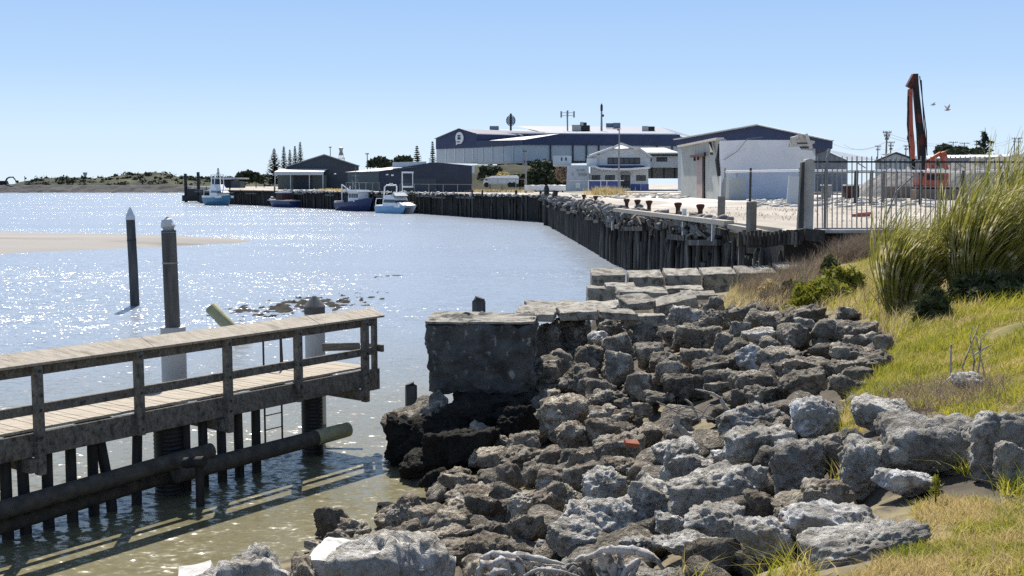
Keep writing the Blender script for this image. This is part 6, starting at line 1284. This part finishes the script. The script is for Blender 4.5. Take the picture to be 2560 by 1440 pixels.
P = scatter(42000, 5, 20, 16, 38.5, [MID]); P = P[fbm(P * np.array([1.6, 1.6, 0]), 25, 3) > -.25]; n = len(P)
blades('dry_grass', P, rng.uniform(.12, .40, n) * (1 + .8 * np.clip(fbm(P * np.array([.9, .9, 0]), 26, 3), -.5, 1)), rng.uniform(.008, .016, n), rng.normal((.5, .1), .45, (n, 2)), 'lawn_dry', 'tall dry straw grass on the slope behind the rocks')
P = scatter(14000, 5, 20, 16, 36, [[(1980, 720), (2200, 640), (2330, 640), (2330, 800), (2240, 850), (2150, 780), (2020, 760)], [(2330, 760), (2560, 700), (3000, 700), (3000, 780), (2400, 830)]]); n = len(P)
blades('green_grass', P, rng.uniform(.12, .32, n), rng.uniform(.008, .015, n), rng.normal((.35, 0), .5, (n, 2)), 'lawn', 'green grass tufts between the dry straw')
P = scatter(2600, 6, 12, 22, 38, [[(1840, 735), (1880, 690), (1930, 640), (2010, 610), (2060, 690), (2000, 760), (1900, 765)]]); n = len(P)
blades('dry_scrub', P, rng.uniform(.35, .85, n), rng.uniform(.008, .016, n), rng.normal((.4, 0), .5, (n, 2)), 'scrub', 'tall brown seed stalks beside the block row', segs=3)
P = scatter(1500, 3, 9, 8, 17, [[(2180, 985), (2330, 960), (2500, 950), (2520, 1010), (2300, 1040), (2170, 1050)]]); n = len(P)
blades('dry_scrub', P, rng.uniform(.10, .30, n), rng.uniform(.004, .008, n), rng.normal((.2, 0), .9, (n, 2)), 'scrub', 'brown dead twigs in the lawn below the dead stalks', segs=3)
m_ = 1400; P = np.stack([rng.uniform(9.5, 22, m_), rng.uniform(40, 74, m_), np.full(m_, 3.4)], 1); P = P[fbm(P * np.array([.35, .35, 0]), 33, 3) > .12]; n = len(P)
blades('yard_weeds', P, rng.uniform(.05, .22, n), rng.uniform(.02, .04, n), rng.normal(.1, .6, (n, 2)), 'scrub', 'thin dry weeds on the yard ground')
# scrub below the gate
SC = [(1900, 655), (1940, 620), (1960, 592), (2020, 580), (2170, 592), (2240, 600), (2240, 640), (2150, 655), (2060, 660), (1980, 668)]
P = scatter(5200, 8, 16, 30, 38.6, [SC]); n = len(P)
blades('dry_scrub', P, rng.uniform(.35, .95, n), rng.uniform(.012, .024, n), rng.normal((.5, -.05), .5, (n, 2)), 'scrub', 'tangled brown scrub below the gate', segs=3)
# scrub bushes all over the far dunes
V = []
for k in range(170):
    px = rng.uniform(70, 680); y = rng.uniform(705, 815); x = (px - 1280) / F * y; z = float(f_dune(np.array([x]), np.array([y]))[0]); r_ = rng.uniform(1.0, 3.4)
    m = 26; c = rng.normal(size=(m, 3)) * np.array((r_ * .6, r_ * .5, r_ * .25)) + np.array((x, y, z + r_ * .2)); a = rng.normal(size=(m, 3)) * .55; b_ = rng.normal(size=(m, 3)) * .45
    V.append(np.stack([c - a, c - b_, c + a, c + b_], 1).reshape(-1, 3))
V = np.vstack(V); o = np_mesh('dune_bushes', V, np.arange(len(V)).reshape(-1, 4), 'dune_leaf'); tag(o, 'scattered dark bushes over the distant dunes', kind='stuff')
def shrub(px, py, wpx, hpx, lb, mat='leaf_g', n=1600, sz=.05):
    g = hit(px, py); d = g.y; Rw = wpx * d / F / 2; hh = hpx * d / F; t = thing('low_shrub', lb, 'shrub', g); b = MB()
    for k in range(7): a = k * .9; b.tube([g, (g.x + Rw * .6 * math.cos(a), g.y + Rw * .6 * math.sin(a), g.z + hh * .6)], [.02, .006], 5)
    b.build('stem', 'bark', t); v = rng.normal(size=(n, 3)); v /= np.linalg.norm(v, axis=1)[:, None]; v[:, 2] = np.abs(v[:, 2]); r_ = rng.uniform(.45, 1, (n, 1)) ** .5 * (1 + .3 * vnoise(v * 3, int(px)))[:, None]
    p = v * r_ * np.array((Rw, Rw * .9, hh)) + np.array(g); a = rng.normal(size=(n, 3)) * sz; c = rng.normal(size=(n, 3)) * sz * .6; V = np.stack([p - a, p - c, p + a, p + c], 1).reshape(-1, 3)
    np_mesh('foliage', V, np.arange(len(V)).reshape(-1, 4), mat, t)
shrub(2050, 760, 150, 55, 'bright green low shrub spreading down to the dark rocks'); shrub(2110, 735, 110, 62, 'taller bright green shrub above the spreading one'); shrub(2075, 695, 50, 50, 'small dark green shrub among the straw', 'leaf_o', 900); shrub(1985, 735, 60, 30, 'small olive shrub in the straw left of the green ones', 'leaf_o', 800)
shrub(1925, 735, 60, 30, 'tiny olive shrub at the slab edge', 'lawn_dry', 700); shrub(2330, 800, 90, 70, 'dark weedy shrub under the left tussock', 'leaf_o', 1200); shrub(2480, 745, 200, 60, 'dark green weeds under the right tussock', 'leaf_o', 2000)
g = W(1520, 484, 160); P = np.stack([rng.normal(g.x, 1.3, 900), rng.normal(160, 1.5, 900), np.full(900, 3.4)], 1)
blades('tall_grass', P, rng.uniform(.6, 1.6, 900), rng.uniform(.05, .1, 900), rng.normal(0, .3, (900, 2)), 'lawn_dry', 'clump of tall yellow grass in front of the blue fence')
P = np.stack([rng.uniform(-45, 4, 5000), np.zeros(5000), np.full(5000, 3.4)], 1); P[:, 1] = 206 - P[:, 0] * 1.05 + rng.uniform(0, 14, 5000)
blades('dry_grass', P, rng.uniform(.25, .8, 5000), rng.uniform(.06, .14, 5000), rng.normal(0, .4, (5000, 2)), 'lawn_dry', 'dry grass along the top of the far wharf')
# tussocks (toetoe): long arching blades swept to the right by the wind
def tussock(px, py, H_, spread, n, lb, lean=.9, seed=1):
    g = hit(px, py); t = thing('tussock', lb, 'tussock', g); r = np.random.default_rng(seed); th = r.uniform(0, 2 * np.pi, n); rad = .32 * np.sqrt(r.uniform(0, 1, n)); a0 = np.stack([np.cos(th), np.sin(th)], 1)
    L = H_ * r.uniform(.75, 1.45, n); out = r.uniform(.05, spread, n)
    segs = 7; V = []; root = np.stack([g.x + a0[:, 0] * rad, g.y + a0[:, 1] * rad, np.full(n, g.z - .05)], 1); wd = r.uniform(.014, .030, n); ph = r.uniform(0, 2 * np.pi, n); sx = np.stack([np.cos(ph), np.sin(ph), 0 * ph], 1)
    wind = np.array((1, -.12)); rows = []; pos = root.copy(); dirv = np.concatenate([a0 * out[:, None], np.ones((n, 1))], 1); bend = r.uniform(.25, 1.35, n) * lean
    for s in range(segs + 1):
        u = s / segs; w_ = wd * (1 - u ** 1.8) + .002; rows += [pos - sx * w_[:, None], pos + sx * w_[:, None]]
        dd = dirv.copy(); dd[:, :2] += wind[None] * (bend * u ** 1.3 * 2.6)[:, None]; dd[:, 2] -= bend * u ** 2 * 1.5; dd += r.normal(0, .04, dd.shape); dd /= np.linalg.norm(dd, axis=1)[:, None]; pos = pos + dd * (L / segs)[:, None]
    V = np.stack(rows, 1).reshape(-1, 3); m = 2 * (segs + 1); q = np.array([[2 * s, 2 * s + 1, 2 * s + 3, 2 * s + 2] for s in range(segs)])[None]; np_mesh('blade_clump', V, ((np.arange(n) * m)[:, None, None] + q).reshape(-1, 4), 'tuss', t)
    k = n // 5; b_ = blades('dead_skirt', np.stack([g.x + r.normal(0, .34, k), g.y + r.normal(0, .34, k), np.full(k, g.z + .1)], 1), r.uniform(.4, 1.0, k), r.uniform(.008, .018, k), r.normal((.2, -.1), .9, (k, 2)), 'tuss_dead', parent=t, kind=None, segs=3)
tussock(2262, 775, 1.5, .48, 800, 'left tussock of long green blades swept rightwards by wind', .48, 1)
tussock(2440, 740, 1.75, .45, 950, 'middle tussock with tall blades arching over to the right edge', .5, 2)
tussock(2560, 715, 2.1, .45, 900, 'right tussock cut by the right edge of the picture', .46, 3)
tussock(2640, 640, 2.4, .4, 1500, 'tussock mostly outside the right edge', .6, 4)
tussock(2380, 650, 1.2, .5, 800, 'lower tussock behind the left one', .7, 5)
# dead stalks, sprouts
g = hit(2428, 950); b = MB()
for q in ([(2425, 955), (2405, 920), (2440, 830), (2450, 808)], [(2430, 955), (2436, 900), (2425, 850), (2432, 815)], [(2440, 960), (2450, 900), (2452, 850), (2470, 830)], [(2410, 950), (2380, 940), (2300, 1010)], [(2376, 950), (2378, 860)], [(2430, 890), (2465, 868), (2480, 862)], [(2455, 980), (2460, 930), (2440, 840)]): b.tube([W(x, y, g.y - .05 * i) for i, (x, y) in enumerate(q)], [.012, .009, .006, .004][:len(q)], 6)
tag(b.build('dead_stalks', 'drift', None, True), 'bleached dead plant stalks standing in the lawn', 'dead plant')
g = hit(2338, 1268); b = MB(); b.tube([g, g + Vector((0, 0, .13))], [.005, .004], 6); t = tag(b.build('sprout', 'bark', None), 'small upright green sprout at the edge of the bare soil', 'plant')
n = 60; v = rng.normal(size=(n, 3)) * np.array((.012, .012, .03)) + np.array(g) + np.array((0, 0, .135)); a = rng.normal(size=(n, 3)) * .012 + np.array((0, 0, .012)); c = rng.normal(size=(n, 3)) * .006; V = np.stack([v - a, v - c, v + a, v + c], 1).reshape(-1, 3); np_mesh('leaf_tuft', V, np.arange(len(V)).reshape(-1, 4), 'leaf_g', t)
b = MB(); d_ = 6.6
for q in ([(1748, 1440), (1752, 1400), (1738, 1352)], [(1760, 1440), (1757, 1395), (1775, 1370)], [(1752, 1420), (1765, 1390)], [(1750, 1440), (1747, 1410)]): b.tube([W(x, y, d_) for x, y in q], [.006, .005, .003][:len(q)], 5)
tag(b.build('dry_twig_plant', 'scrub', None), 'thin brown twiggy plant at the bottom centre', 'dead plant')
def tufts(pts, lb, mat='lawn'):
    P = []; 
    for px, py, k in pts: g = hit(px, py); P += [(g.x + rng.normal(0, .04), g.y + rng.normal(0, .04), g.z - .01) for _ in range(k)]
    P = np.array(P); n = len(P); blades('grass_tufts', P, rng.uniform(.08, .22, n), rng.uniform(.005, .009, n), rng.normal(0, .7, (n, 2)), mat, lb)
tufts([(2105, 1200, 30), (2060, 1150, 16), (2235, 1080, 26), (2220, 1190, 30), (1980, 1440, 50), (2020, 1440, 40), (1925, 1440, 30), (2520, 1230, 60), (2420, 1180, 40), (2290, 1170, 20), (2560, 1240, 60), (2380, 1140, 40), (2050, 1090, 20), (1720, 1440, 14)], 'stray grass tufts in the gaps between foreground boulders')
# gulls
def gull(px, py, d, lb, a, m='gull'):
    c = W(px, py, d); b = MB(); b.tube([c + Vector((-.22, 0, -.02)), c, c + Vector((.22, 0, .03))], [.02, .08, .02], 6)
    for s in (-1, 1): b.add([c + Vector((-.08, 0, .02)), c + Vector((.08, 0, .02)), c + Vector((.05, s * .3, .02 + a * .6)), c + Vector((-.08, s * .62, a)), c + Vector((-.1, s * .3, .02 + a * .6))], [(0, 1, 2, 3, 4)])
    o = b.build('gull', m, None); tag(o, lb, 'bird')
gull(2333, 262, 95, 'gull gliding right of the excavator boom', .18); gull(2369, 275, 80, 'gull with raised wings, lower one in the sky', .4)
gull(968, 437, 150, 'white gull flying low in front of the long navy shed', .1, 'gull_w'); gull(838, 435, 160, 'white gull flying before the gabled shed', .12, 'gull_w')
